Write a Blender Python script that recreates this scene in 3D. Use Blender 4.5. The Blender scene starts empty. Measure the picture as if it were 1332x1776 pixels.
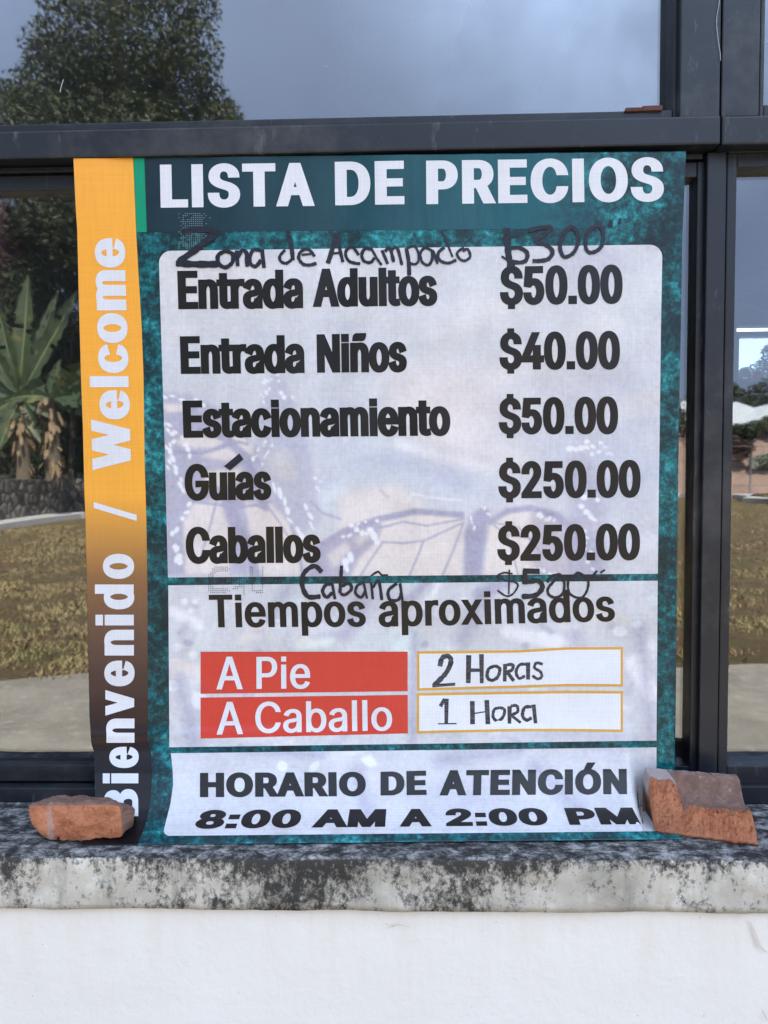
import bpy, bmesh, math, random
import numpy as np
from mathutils import Vector, Matrix, noise
from mathutils.geometry import delaunay_2d_cdt

S = bpy.context.scene
C = S.collection
R = math.radians
# ------------------------------------------------------------------ camera
D, EYE = 1.0, 1.5
F_PX = 1334.0
PITCH, YAW, ROLL = R(-3.3), R(1.6), R(0.55)
cam_d = bpy.data.cameras.new('camera'); cam = bpy.data.objects.new('camera', cam_d); C.objects.link(cam)
cam_d.sensor_fit = 'HORIZONTAL'; cam_d.sensor_width = 36; cam_d.lens = 36 * F_PX / 1332
cam_d.clip_start = 0.02; cam_d.clip_end = 600
_f = Vector((-math.sin(YAW) * math.cos(PITCH), math.cos(YAW) * math.cos(PITCH), math.sin(PITCH)))
_r0 = _f.cross(Vector((0, 0, 1))).normalized(); _u0 = _r0.cross(_f)
_r = math.cos(ROLL) * _r0 - math.sin(ROLL) * _u0; _u = _r.cross(_f)
cam.matrix_world = Matrix(((_r.x, _u.x, -_f.x, 0), (_r.y, _u.y, -_f.y, -D), (_r.z, _u.z, -_f.z, EYE), (0, 0, 0, 1)))
S.camera = cam
CO = np.array((0, -D, EYE)); CR = np.array(_r); CU = np.array(_u); CF = np.array(_f)
# ------------------------------------------------------------------ light
SUN_EL, SUN_AZ = R(57), R(14)            # azimuth from +Y (behind the building) towards +X
w = bpy.data.worlds.new('World'); S.world = w; w.use_nodes = True
nt = w.node_tree; bg = nt.nodes['Background']
sky = nt.nodes.new('ShaderNodeTexSky'); sky.sky_type = 'NISHITA'; sky.sun_disc = False
sky.sun_elevation = SUN_EL; sky.sun_rotation = SUN_AZ; sky.dust_density = .25; sky.ozone_density = 1.0; sky.air_density = .85
hs = nt.nodes.new('ShaderNodeHueSaturation'); hs.inputs['Saturation'].default_value = .60      # thin high haze pales the blue
nt.links.new(sky.outputs[0], hs.inputs['Color']); bg.inputs[1].default_value = 0.13
tc = nt.nodes.new('ShaderNodeTexCoord'); cn = nt.nodes.new('ShaderNodeTexNoise'); cn.inputs['Scale'].default_value = 3.0; cn.inputs['Detail'].default_value = 7; cn.inputs['Roughness'].default_value = .6
dp = nt.nodes.new('ShaderNodeVectorMath'); dp.operation = 'DOT_PRODUCT'; dp.inputs[1].default_value = Vector((.42, -.72, .62)).normalized()
lb = nt.nodes.new('ShaderNodeMapRange'); lb.interpolation_type = 'SMOOTHSTEP'; lb.inputs[1].default_value = .84; lb.inputs[2].default_value = 1.0; lb.inputs[3].default_value = .02; lb.inputs[4].default_value = .6
ml = nt.nodes.new('ShaderNodeMath'); ml.operation = 'MULTIPLY'; mr = nt.nodes.new('ShaderNodeMapRange'); mr.inputs[1].default_value = .30; mr.inputs[2].default_value = .68
cm = nt.nodes.new('ShaderNodeMix'); cm.data_type = 'RGBA'; cm.inputs[7].default_value = (7.4, 9.4, 12.6, 1)  # made-up bright cloud patch, lifting the sky mirrored in the upper panes
nt.links.new(tc.outputs['Generated'], cn.inputs['Vector']); nt.links.new(tc.outputs['Generated'], dp.inputs[0]); nt.links.new(dp.outputs['Value'], lb.inputs[0])
nt.links.new(cn.outputs['Fac'], mr.inputs[0]); nt.links.new(mr.outputs[0], ml.inputs[0]); nt.links.new(lb.outputs[0], ml.inputs[1])
nt.links.new(ml.outputs[0], cm.inputs[0]); nt.links.new(hs.outputs[0], cm.inputs[6])
# low blue-grey cloud bank added away from the sun to dim the mirrored sky
sx = nt.nodes.new('ShaderNodeSeparateXYZ'); nt.links.new(tc.outputs['Generated'], sx.inputs[0])
def mrange(sock, a, b):
    o = nt.nodes.new('ShaderNodeMapRange'); o.interpolation_type = 'SMOOTHSTEP'; o.inputs[1].default_value = a; o.inputs[2].default_value = b; nt.links.new(sock, o.inputs[0]); return o.outputs[0]
def mmul(a, b):
    o = nt.nodes.new('ShaderNodeMath'); o.operation = 'MULTIPLY'; nt.links.new(a, o.inputs[0]); nt.links.new(b, o.inputs[1]); return o.outputs[0]
zo = nt.nodes.new('ShaderNodeMath'); zo.operation = 'MULTIPLY_ADD'; zo.inputs[1].default_value = .10; nt.links.new(cn.outputs['Fac'], zo.inputs[0]); nt.links.new(sx.outputs[2], zo.inputs[2])
bank = mmul(mrange(zo.outputs[0], .66, .30), mrange(sx.outputs[1], .15, -.25))
b2_ = nt.nodes.new('ShaderNodeMath'); b2_.operation = 'MULTIPLY'; b2_.inputs[1].default_value = .92; nt.links.new(bank, b2_.inputs[0])
bm_ = nt.nodes.new('ShaderNodeMix'); bm_.data_type = 'RGBA'; bm_.inputs[7].default_value = (.75, .98, 1.5, 1)
nt.links.new(b2_.outputs[0], bm_.inputs[0]); nt.links.new(cm.outputs[2], bm_.inputs[6]); nt.links.new(bm_.outputs[2], bg.inputs[0])
sun_d = bpy.data.lights.new('sun', 'SUN'); sun_d.energy = 4.0; sun_d.angle = R(0.53); sun_d.color = (1, .92, .80)
sun = bpy.data.objects.new('sun', sun_d); C.objects.link(sun)
sd = Vector((math.sin(SUN_AZ) * math.cos(SUN_EL), math.cos(SUN_AZ) * math.cos(SUN_EL), math.sin(SUN_EL)))
sun.rotation_euler = sd.to_track_quat('Z', 'Y').to_euler(); sun.location = sd * 40
S.view_settings.view_transform = 'Standard'; S.view_settings.look = 'None'; S.view_settings.gamma = 1
S.view_settings.exposure = 2.62
S.cycles.max_bounces = 8; S.cycles.transparent_max_bounces = 12
# ------------------------------------------------------------------ helpers
def rays(px, py):
    px = np.asarray(px, float); py = np.asarray(py, float)
    d = CF[None] + ((px - 666) / F_PX)[:, None] * CR[None] + ((888 - py) / F_PX)[:, None] * CU[None]
    return d
def at_y(px, py, y):
    d = rays([px], [py])[0]; return Vector(CO + d * ((y + D) / d[1]))
def at_z(px, py, z):
    d = rays([px], [py])[0]; return Vector(CO + d * ((z - EYE) / d[2]))
Z_SILL = EYE - .447                   # top of the window sill
GLASS_Y = 0.027
def mirrored(px, py, dist):              # a point of the yard, seen mirrored in the glass, dist metres before it
    p = at_y(px, py, GLASS_Y * 2 + dist); return Vector((p.x, -dist, p.z))
def mirrored_ground(px, py, z=0.0):
    p = at_z(px, py, z); return Vector((p.x, 2 * GLASS_Y - p.y, z))
def tag(o, label=None, cat=None, group=None, kind=None):
    if label: o['label'] = label
    if cat: o['category'] = cat
    if group: o['group'] = group
    if kind: o['kind'] = kind
    return o
def empty(name, loc, label=None, cat=None, group=None):
    o = bpy.data.objects.new(name, None); C.objects.link(o); o.location = loc; o.empty_display_size = .1
    return tag(o, label, cat, group)
def link(name, me, m, parent=None, smooth=False):
    o = bpy.data.objects.new(name, me); C.objects.link(o)
    if m: me.materials.append(m)
    if smooth: me.polygons.foreach_set('use_smooth', [True] * len(me.polygons))
    if parent:
        o.parent = parent
        o.matrix_parent_inverse = Matrix.Translation(-Vector(parent_loc(parent)))
    return o
def parent_loc(p):
    l = Vector(p.location)
    while p.parent:
        p = p.parent
        l = l
    return l if p.type == 'EMPTY' else Vector((0, 0, 0))
def from_bm(name, bm, m, parent=None, smooth=False):
    me = bpy.data.meshes.new(name); bm.normal_update(); bm.to_mesh(me); bm.free()
    return link(name, me, m, parent, smooth)
def add_box(bm, x0, x1, y0, y1, z0, z1, bev=0.0):
    t = bmesh.new(); bmesh.ops.create_cube(t, size=1)
    bmesh.ops.scale(t, vec=(x1 - x0, y1 - y0, z1 - z0), verts=t.verts)
    bmesh.ops.translate(t, vec=((x0 + x1) / 2, (y0 + y1) / 2, (z0 + z1) / 2), verts=t.verts)
    if bev: bmesh.ops.bevel(t, geom=list(t.edges), offset=bev, segments=2, profile=.6, affect='EDGES')
    me = bpy.data.meshes.new('t'); t.to_mesh(me); t.free(); bm.from_mesh(me); bpy.data.meshes.remove(me)
def box(name, x0, x1, y0, y1, z0, z1, m, parent=None, bev=0.0):
    bm = bmesh.new(); add_box(bm, x0, x1, y0, y1, z0, z1, bev); return from_bm(name, bm, m, parent)
def add_tube(bm, pts, rad, n=8):
    pts = [Vector(p) for p in pts]; rad = rad if isinstance(rad, (list, tuple)) else [rad] * len(pts)
    rings = []
    for i, p in enumerate(pts):
        d = (pts[min(i + 1, len(pts) - 1)] - pts[max(i - 1, 0)]).normalized()
        a = d.cross(Vector((0, .3, 1)) if abs(d.z) < .9 else Vector((1, .1, 0))).normalized(); b = d.cross(a)
        rings.append([bm.verts.new(p + rad[i] * (math.cos(t) * a + math.sin(t) * b)) for t in [2 * math.pi * k / n for k in range(n)]])
    for r0, r1 in zip(rings, rings[1:]):
        for k in range(n): bm.faces.new((r0[k], r0[(k + 1) % n], r1[(k + 1) % n], r1[k]))
    bm.faces.new(rings[0]); bm.faces.new(rings[-1][::-1])

# ------------------------------------------------------------------ materials
class NT:
    def __init__(s, name):
        s.m = bpy.data.materials.new(name); s.m.use_nodes = True; s.t = s.m.node_tree
        s.b = s.t.nodes['Principled BSDF']; s.out = s.t.nodes['Material Output']
        s._pos = None
    def n(s, typ, **k):
        o = s.t.nodes.new(typ)
        for a, v in k.items(): setattr(o, a, v)
        return o
    def l(s, a, b): s.t.links.new(a, b)
    def val(s, sock, v):
        if hasattr(v, 'links') or hasattr(v, 'is_linked'): s.l(v, sock)
        else: sock.default_value = v
    @property
    def pos(s):
        if s._pos is None: s._pos = s.n('ShaderNodeNewGeometry').outputs['Position']
        return s._pos
    def mapped(s, scale=(1, 1, 1), loc=(0, 0, 0), rot=(0, 0, 0)):
        mp = s.n('ShaderNodeMapping'); s.l(s.pos, mp.inputs[0])
        mp.inputs['Scale'].default_value = scale; mp.inputs['Location'].default_value = loc; mp.inputs['Rotation'].default_value = rot
        return mp.outputs[0]
    def noise(s, scale, detail=4, rough=.55, vec=None, dist=0.0):
        o = s.n('ShaderNodeTexNoise'); o.inputs['Scale'].default_value = scale; o.inputs['Detail'].default_value = detail
        o.inputs['Roughness'].default_value = rough; o.inputs['Distortion'].default_value = dist
        s.l(vec if vec is not None else s.pos, o.inputs['Vector']); return o.outputs['Fac']
    def voro(s, scale, vec=None, feature='F1'):
        o = s.n('ShaderNodeTexVoronoi', feature=feature); o.inputs['Scale'].default_value = scale
        s.l(vec if vec is not None else s.pos, o.inputs['Vector']); return o.outputs['Distance']
    def wave(s, scale, axis, vec=None):
        o = s.n('ShaderNodeTexWave', bands_direction=axis); o.inputs['Scale'].default_value = scale
        s.l(vec if vec is not None else s.pos, o.inputs['Vector']); return o.outputs['Fac']
    def ramp(s, fac, stops, mode='LINEAR'):
        o = s.n('ShaderNodeValToRGB'); o.color_ramp.interpolation = mode
        e = o.color_ramp.elements
        while len(e) < len(stops): e.new(.5)
        for x, (p, c) in zip(e, stops):
            x.position = p; x.color = (*c, 1) if isinstance(c, (tuple, list)) else (c, c, c, 1)
        s.l(fac, o.inputs[0]); return o.outputs[0]
    def mix(s, fac, a, b, blend='MIX'):
        o = s.n('ShaderNodeMix', data_type='RGBA', blend_type=blend)
        s.val(o.inputs[0], fac)
        for k, v in ((6, a), (7, b)):
            if isinstance(v, (tuple, list)): o.inputs[k].default_value = (*v, 1)
            else: s.l(v, o.inputs[k])
        return o.outputs[2]
    def math(s, op, a, b=0.0, clamp=False):
        o = s.n('ShaderNodeMath', operation=op, use_clamp=clamp); s.val(o.inputs[0], a); s.val(o.inputs[1], b); return o.outputs[0]
    def sep(s, v=None):
        o = s.n('ShaderNodeSeparateXYZ'); s.l(v if v is not None else s.pos, o.inputs[0]); return o.outputs
    def bump(s, h, strength=.3, dist=.002, prev=None):
        o = s.n('ShaderNodeBump'); o.inputs['Strength'].default_value = strength; o.inputs['Distance'].default_value = dist
        s.l(h, o.inputs['Height'])
        if prev is not None: s.l(prev, o.inputs['Normal'])
        return o.outputs[0]
    def done(s, color=None, rough=None, normal=None, spec=None):
        if color is not None:
            if isinstance(color, (tuple, list)): s.b.inputs['Base Color'].default_value = (*color, 1)
            else: s.l(color, s.b.inputs['Base Color'])
        if rough is not None: s.val(s.b.inputs['Roughness'], rough)
        if normal is not None: s.l(normal, s.b.inputs['Normal'])
        if spec is not None: s.b.inputs['Specular IOR Level'].default_value = spec
        return s.m
def srgb(r, g, b):
    f = lambda c: (c / 255 / 12.92) if c <= 10 else ((c / 255 + .055) / 1.055) ** 2.4
    return (f(r), f(g), f(b))
def simple(name, col, rough=.7, scale=8, var=.35, bump=.2, bdist=.01, spec=.4):
    t = NT(name); f = t.noise(scale, 6, .6)
    c = t.mix(f, tuple(x * (1 - var) for x in col), tuple(min(1, x * (1 + var)) for x in col))
    return t.done(c, rough, t.bump(t.noise(scale * 5, 5), bump, bdist), spec)
def print_mat(name, col=None, attr=False, kind=None, rough=.29):
    """printed vinyl: the ink colour, a fine woven grain, a satin face"""
    t = NT(name)
    if attr:
        a = t.n('ShaderNodeVertexColor', layer_name='ink'); c = a.outputs[0]
    elif kind in ('teal', 'header'):
        big = t.noise(20, 3, .5); f = t.noise(120, 8, .72, dist=.15); g = t.noise(260, 5, .65)
        m = t.math('ADD', t.math('MULTIPLY', big, .55), t.math('MULTIPLY', f, .8))
        c = t.ramp(m, [(.50, srgb(11, 31, 37)), (.64, srgb(12, 58, 64)), (.75, srgb(18, 108, 113)), (.89, srgb(64, 182, 186))])
        c = t.mix(t.ramp(g, [(.55, 0.0), (.75, .45)]), c, srgb(8, 30, 38))
        c = t.mix(t.ramp(t.noise(7, 3), [(.55, 0.0), (.75, .6)]), c, srgb(20, 46, 62))
        if kind == 'header':
            x = t.sep()[0]; xs_ = t.math('ADD', t.math('ADD', x, .42), t.math('MULTIPLY', t.math('SUBTRACT', t.noise(14, 6, .7), .5), .16))
            h_ = t.ramp(xs_, [(.05, srgb(15, 38, 48)), (.30, srgb(18, 62, 72)), (.58, srgb(24, 96, 106))])
            h_ = t.mix(t.ramp(t.noise(1, 5, .7, t.mapped((70, 70, 9))), [(.5, 0.0), (.75, .4)]), h_, srgb(12, 46, 50))
            c = t.mix(t.ramp(xs_, [(.56, 0.0), (.70, 1.0)]), h_, c)
    elif kind == 'marker':
        s = t.noise(1, 3, .6, t.mapped((60, 60, 900)))
        c = t.mix(t.ramp(s, [(.45, 0.0), (.68, 1.0)]), tuple(col), tuple(x * 3 + .05 for x in col) if col[0] > .02 else tuple(x * 1.6 + .012 for x in col))
    else:
        c = None
    if c is None: c = t.mix(t.noise(30, 4), tuple(x * .93 for x in col), tuple(min(1, x * 1.05) for x in col))
    thr = t.noise(1, 4, .7, t.mapped((620, 620, 16))); c = t.mix(t.ramp(thr, [(.40, .06), (.62, 0.0)]), c, (0.0, 0.0, 0.0))
    thr2 = t.noise(1, 4, .7, t.mapped((14, 14, 620))); c = t.mix(t.ramp(thr2, [(.40, .045), (.62, 0.0)]), c, (0.0, 0.0, 0.0))
    wx = t.wave(142, 'X'); wz = t.wave(142, 'Z')
    weave = t.math('MULTIPLY', wx, wz)
    c = t.mix(t.math('MULTIPLY', t.math('SUBTRACT', 1.0, weave), .10), c, (0.0, 0.0, 0.0))
    bp = t.bump(weave, .12, .0006)
    bp = t.bump(t.noise(1, 4, .6, t.mapped((220, 220, 45))), .12, .0008, bp)
    return t.done(c, t.math('ADD', rough - .06, t.math('ADD', t.math('MULTIPLY', t.noise(14, 3), .14), t.math('MULTIPLY', thr, .10))), bp, .36)
M = {}
M['teal'] = print_mat('teal_print', kind='teal')
M['header'] = print_mat('header_print', kind='header')
M['ink_panel'] = print_mat('panel_print', attr=True)
M['green'] = print_mat('green_print', srgb(0, 150, 108))
M['white_ink'] = print_mat('white_print', (.80, .80, .82))
M['black_ink'] = print_mat('black_print', (.011, .010, .010), rough=.27)
M['red_ink'] = print_mat('red_print', (.68, .058, .038), rough=.26)
M['orange_ink'] = print_mat('orange_print', srgb(232, 172, 62))
M['box_white'] = print_mat('white_box_print', (.86, .86, .87))
M['marker'] = print_mat('marker_ink', (.012, .013, .024), kind='marker')
M['marker_grey'] = print_mat('faded_marker_ink', (.028, .028, .036), kind='marker')

def frame_mat():
    t = NT('charcoal_paint'); c = t.mix(t.noise(6, 5), srgb(22, 26, 32), srgb(35, 40, 48))
    streak = t.noise(1, 6, .7, t.mapped((38, 38, 11)))
    c = t.mix(t.ramp(streak, [(.60, 0.0), (.74, .45)]), c, srgb(120, 122, 124))
    specks = t.math('ADD', t.voro(48), t.math('MULTIPLY', t.noise(9, 4), .12)); c = t.mix(t.ramp(specks, [(.060, .8), (.078, 0.0)]), c, srgb(190, 190, 186))
    dust = t.ramp(t.noise(4, 8, .7), [(.5, 0.0), (.75, .5)]); c = t.mix(dust, c, srgb(104, 102, 100))
    return t.done(c, t.ramp(t.noise(18, 5), [(.3, .30), (.8, .48)]), t.bump(t.noise(120, 4), .12, .001), .38)
M['frame'] = frame_mat()
def glass_mat():
    t = NT('window_glass'); t.t.nodes.remove(t.b)
    tr = t.n('ShaderNodeBsdfTransparent'); tr.inputs[0].default_value = (.70, .74, .79, 1)
    gl = t.n('ShaderNodeBsdfGlossy'); gl.inputs['Roughness'].default_value = .020; gl.inputs[0].default_value = (.95, .97, 1, 1)
    t.l(t.bump(t.noise(2.2, 2), .05, .01), gl.inputs['Normal'])
    lw = t.n('ShaderNodeLayerWeight'); lw.inputs[0].default_value = .35
    fac = t.math('ADD', t.math('MULTIPLY', lw.outputs['Fresnel'], .6), .11, True)
    mx = t.n('ShaderNodeMixShader'); t.l(fac, mx.inputs[0]); t.l(tr.outputs[0], mx.inputs[1]); t.l(gl.outputs[0], mx.inputs[2])
    df = t.n('ShaderNodeBsdfDiffuse'); df.inputs[0].default_value = (.55, .55, .56, 1)
    dust = t.math('ADD', t.ramp(t.noise(5, 9, .7), [(.4, .003), (.8, .022)]), t.ramp(t.voro(26), [(.02, .5), (.035, 0.0)]), True)
    m2 = t.n('ShaderNodeMixShader'); t.l(dust, m2.inputs[0]); t.l(mx.outputs[0], m2.inputs[1]); t.l(df.outputs[0], m2.inputs[2])
    t.l(m2.outputs[0], t.out.inputs[0]); return t.m
M['glass'] = glass_mat()
def rust_mat():
    t = NT('rust'); c = t.mix(t.noise(120, 6, .7), srgb(56, 44, 42), srgb(112, 66, 52)); return t.done(c, .85, t.bump(t.noise(300, 4), .5, .001))
M['rust'] = rust_mat()
def wall_mat():
    t = NT('white_wall_paint')
    c = t.mix(t.noise(3, 6, .6), (.79, .745, .67), (.85, .815, .75))
    c = t.mix(t.ramp(t.voro(34), [(.03, .5), (.05, 0.0)]), c, srgb(176, 170, 158))
    c = t.mix(t.ramp(t.noise(26, 8, .75, dist=1.5), [(.68, 0.0), (.80, .35)]), c, srgb(168, 158, 140))
    z = t.sep()[2]; mr_ = t.n('ShaderNodeMapRange'); t.l(z, mr_.inputs[0]); mr_.inputs[1].default_value = Z_SILL - .22; mr_.inputs[2].default_value = Z_SILL - .06
    run = t.math('MULTIPLY', t.ramp(t.noise(1, 6, .7, t.mapped((26, 26, 2.5))), [(.45, 0.0), (.75, .28)]), mr_.outputs[0])
    c = t.mix(run, c, srgb(206, 190, 160)); c = t.mix(t.ramp(t.noise(1.6, 7, .7), [(.5, 0.0), (.75, .35)]), c, srgb(214, 208, 196))
    bp = t.bump(t.noise(90, 6, .6), .22, .004); bp = t.bump(t.noise(11, 5), .22, .012, bp)
    return t.done(c, .75, bp, .3)
M['wall'] = wall_mat()
def sill_mat(zt, zb):
    t = NT('lichen_concrete')
    x, y, z = t.sep()
    base = t.mix(t.noise(18, 8, .65), srgb(182, 174, 158), srgb(226, 219, 204)); base = t.mix(t.ramp(t.voro(60, t.mapped((1, 1, .7))), [(.3, .35), (.42, 0.0)]), base, srgb(232, 228, 218))
    base = t.mix(t.ramp(t.noise(9, 6, .65), [(.40, 0.0), (.66, .75)]), base, srgb(140, 134, 122))
    base = t.mix(t.ramp(t.noise(1, 6, .7, t.mapped((30, 30, 5))), [(.50, 0.0), (.68, .6)]), base, srgb(126, 121, 111))
    # black lichen: denser near the arris, in patches and in fine specks
    up = t.n('ShaderNodeMapRange'); t.l(z, up.inputs[0]); up.inputs[1].default_value = zb; up.inputs[2].default_value = zt
    hgt = t.math('POWER', up.outputs[0], 4.0)
    patch = t.noise(4.2, 3, .6, t.mapped((1, 1, .55), (.35, 0, 0)))
    fine = t.noise(150, 8, .8, t.mapped((1, 1, .8)), .25)
    mid = t.noise(42, 7, .72, t.mapped((1.1, 1, .7)), .25)
    mask = t.math('ADD', t.math('ADD', t.math('MULTIPLY', fine, 1.0), t.math('MULTIPLY', mid, .8)), t.math('ADD', t.math('MULTIPLY', patch, 1.15), t.math('MULTIPLY', hgt, .23)))
    xr = t.n('ShaderNodeMapRange'); t.l(x, xr.inputs[0]); xr.inputs[1].default_value = -.45; xr.inputs[2].default_value = .1
    mask = t.math('ADD', mask, t.math('MULTIPLY', xr.outputs[0], .08))
    k = t.ramp(t.math('MULTIPLY', mask, .5), [(.745, 0.0), (.775, .5), (.80, .62), (.83, .95)])
    front = t.mix(k, base, srgb(46, 44, 42))
    # trodden dark top
    tn = t.noise(60, 9, .8, t.mapped((.7, 1.1, 1)), .25)
    top = t.ramp(tn, [(.36, srgb(28, 28, 28)), (.46, srgb(50, 50, 50)), (.52, srgb(98, 98, 97)), (.62, srgb(168, 167, 164))])
    g = t.n('ShaderNodeNewGeometry'); nz = t.sep(g.outputs['Normal'])[2]
    sel = t.ramp(t.math('ADD', nz, t.math('MULTIPLY', t.math('SUBTRACT', fine, .5), .7)), [(.45, 0.0), (.62, 1.0)])
    c = t.mix(sel, front, top)
    bp = t.bump(t.noise(70, 7, .7), .45, .003); bp = t.bump(mask, .3, .003, bp)
    return t.done(c, .85, bp, .3)
def brick_mat(name, patina=True):
    t = NT(name)
    c = t.mix(t.ramp(t.noise(38, 7, .7), [(.3, 0.0), (.7, 1.0)]), srgb(164, 98, 70), srgb(212, 144, 106))
    c = t.mix(t.ramp(t.noise(300, 5, .75), [(.55, 0.0), (.70, .6)]), c, srgb(226, 172, 138))
    c = t.mix(t.ramp(t.noise(210, 4, .7), [(.60, 0.0), (.70, .75)]), c, srgb(110, 62, 46))
    c = t.mix(t.ramp(t.noise(95, 3, .8), [(.64, 0.0), (.72, .8)]), c, srgb(78, 48, 40))
    a = t.n('ShaderNodeVertexColor', layer_name='skin'); s = t.sep(a.outputs[0])
    edge = t.math('ADD', s[0], t.math('MULTIPLY', t.math('SUBTRACT', t.noise(90, 6, .7), .5), .5))
    old = t.mix(t.ramp(t.noise(60, 6, .7), [(.42, 0.0), (.62, 1.0)]), srgb(124, 98, 88), srgb(150, 118, 102))
    c = t.mix(t.ramp(edge, [(.42, 0.0), (.6, 1.0)]), c, old)
    lime = t.math('ADD', s[1], t.math('MULTIPLY', t.math('SUBTRACT', t.noise(110, 7, .75), .5), 1.1))
    c = t.mix(t.ramp(lime, [(.5, 0.0), (.75, .85)]), c, srgb(186, 172, 168))
    bp = t.bump(t.noise(130, 8, .75), .9, .005); bp = t.bump(t.noise(420, 4, .7), .5, .0015, bp)
    return t.done(c, .9, bp, .2)

# ------------------------------------------------------------------ building

def zc(py, y): return at_y(666, py, y).z
def xr(px, row, y): return at_y(px, row, y).x
bld = empty('building', (0, 2.5, 0), 'white painted building with charcoal steel window and mouldy black stained sill', 'building')
SILL_F, WALL_F = -.141, -.133
z_sill_b = zc(1580, SILL_F)
M['sill'] = sill_mat(Z_SILL, z_sill_b)
def rough_slab(name, x0, x1, y0, y1, z0, z1, m, nx, amp, parent, bev=.006):
    """a hand-trowelled bar: profile swept along x with small irregularities"""
    prof = [(y1, z1)]
    for k in range(1, 9): prof.append((y1 + (y0 + bev - y1) * k / 8, z1))
    prof += [(y0 + bev * .3, z1 - bev * .3), (y0, z1 - bev)]
    for k in range(1, 9): prof.append((y0, z1 - bev + (z0 - z1 + bev) * k / 8))
    prof += [(y0 + .02, z0), (y1, z0)]
    bm = bmesh.new(); prev = None
    for i in range(nx + 1):
        x = x0 + (x1 - x0) * i / nx; ring = []
        for (y, z) in prof:
            n1 = noise.noise(Vector((x * 14, y * 30, z * 30))) ; n2 = noise.noise(Vector((x * 55, y * 60 + 7, z * 60)))
            near = 1.0 if y < y0 + .03 else .35
            v = Vector((x, y + amp * near * (n1 + .5 * n2), z + amp * .5 * near * noise.noise(Vector((x * 9 + 31, y * 20, 3)))))
            if y >= y1 - 1e-6: v.z = z
            ring.append(bm.verts.new(v))
        if prev:
            for k in range(len(prof)):
                k2 = (k + 1) % len(prof); bm.faces.new((prev[k], prev[k2], ring[k2], ring[k]))
        else: bm.faces.new(ring[::-1])
        prev = ring
    bm.faces.new(prev); bmesh.ops.recalc_face_normals(bm, faces=bm.faces)
    return from_bm(name, bm, m, parent, True)
BX0, BX1, BD = -7.5, 8.5, 5.2            # building extents
rough_slab('window_sill', -1.6, 1.9, SILL_F, .16, z_sill_b, Z_SILL, M['sill'], 700, .0032, bld)
bm = bmesh.new(); nx, nz = 130, 40
g = [[bm.verts.new((-1.6 + 3.5 * i / nx, WALL_F + .0025 * noise.noise(Vector((i * .22, 3, j * .25))), z_sill_b * j / nz + (.004 if j == nz else 0))) for i in range(nx + 1)] for j in range(nz + 1)]
for j in range(nz):
    for i in range(nx): bm.faces.new((g[j][i], g[j][i + 1], g[j + 1][i + 1], g[j + 1][i]))
add_box(bm, -1.6, 1.9, WALL_F + .012, .12, 0, z_sill_b - .002)
add_box(bm, BX0, -1.602, WALL_F, .12, 0, 3.2)
add_box(bm, 1.902, BX1, WALL_F, .12, 0, 3.2)
from_bm('front_wall', bm, M['wall'], bld, True)
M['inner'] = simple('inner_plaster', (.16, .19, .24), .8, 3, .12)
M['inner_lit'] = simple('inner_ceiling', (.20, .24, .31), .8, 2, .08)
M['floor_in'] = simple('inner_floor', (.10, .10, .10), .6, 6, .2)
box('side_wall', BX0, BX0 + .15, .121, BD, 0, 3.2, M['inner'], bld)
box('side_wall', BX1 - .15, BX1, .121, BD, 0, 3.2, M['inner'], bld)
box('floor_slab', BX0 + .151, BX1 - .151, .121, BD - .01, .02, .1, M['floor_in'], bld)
M['scuff'] = simple('scuff_mark', srgb(212, 204, 190), .9, 60, .15)
for pts, wd in (([(1300, 1598), (1310, 1620), (1316, 1640), (1330, 1652)], 5), ([(672, 1610), (690, 1603), (712, 1608)], 2.2), ([(668, 1602), (684, 1606)], 2.2), ([(1322, 1752), (1331, 1770)], 6), ([(836, 1612), (838, 1616)], 3.5), ([(780, 1690), (786, 1692)], 2.5), ([(112, 1740), (116, 1742)], 3), ([(320, 1668), (324, 1669)], 3)):
    bm = bmesh.new(); up_, dn_ = [], []
    for i in range(len(pts)):
        x, y = pts[i]; k_ = wd * (.5 if 0 < i < len(pts) - 1 else .2)
        dx, dy = pts[min(i + 1, len(pts) - 1)][0] - pts[max(i - 1, 0)][0], pts[min(i + 1, len(pts) - 1)][1] - pts[max(i - 1, 0)][1]; l_ = math.hypot(dx, dy)
        up_.append(bm.verts.new(at_y(x - dy / l_ * k_, y + dx / l_ * k_, WALL_F - .0035))); dn_.append(bm.verts.new(at_y(x + dy / l_ * k_, y - dx / l_ * k_, WALL_F - .0035)))
    for i in range(len(pts) - 1): bm.faces.new((up_[i], up_[i + 1], dn_[i + 1], dn_[i]))
    from_bm('scuff', bm, M['scuff'], bld)
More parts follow.
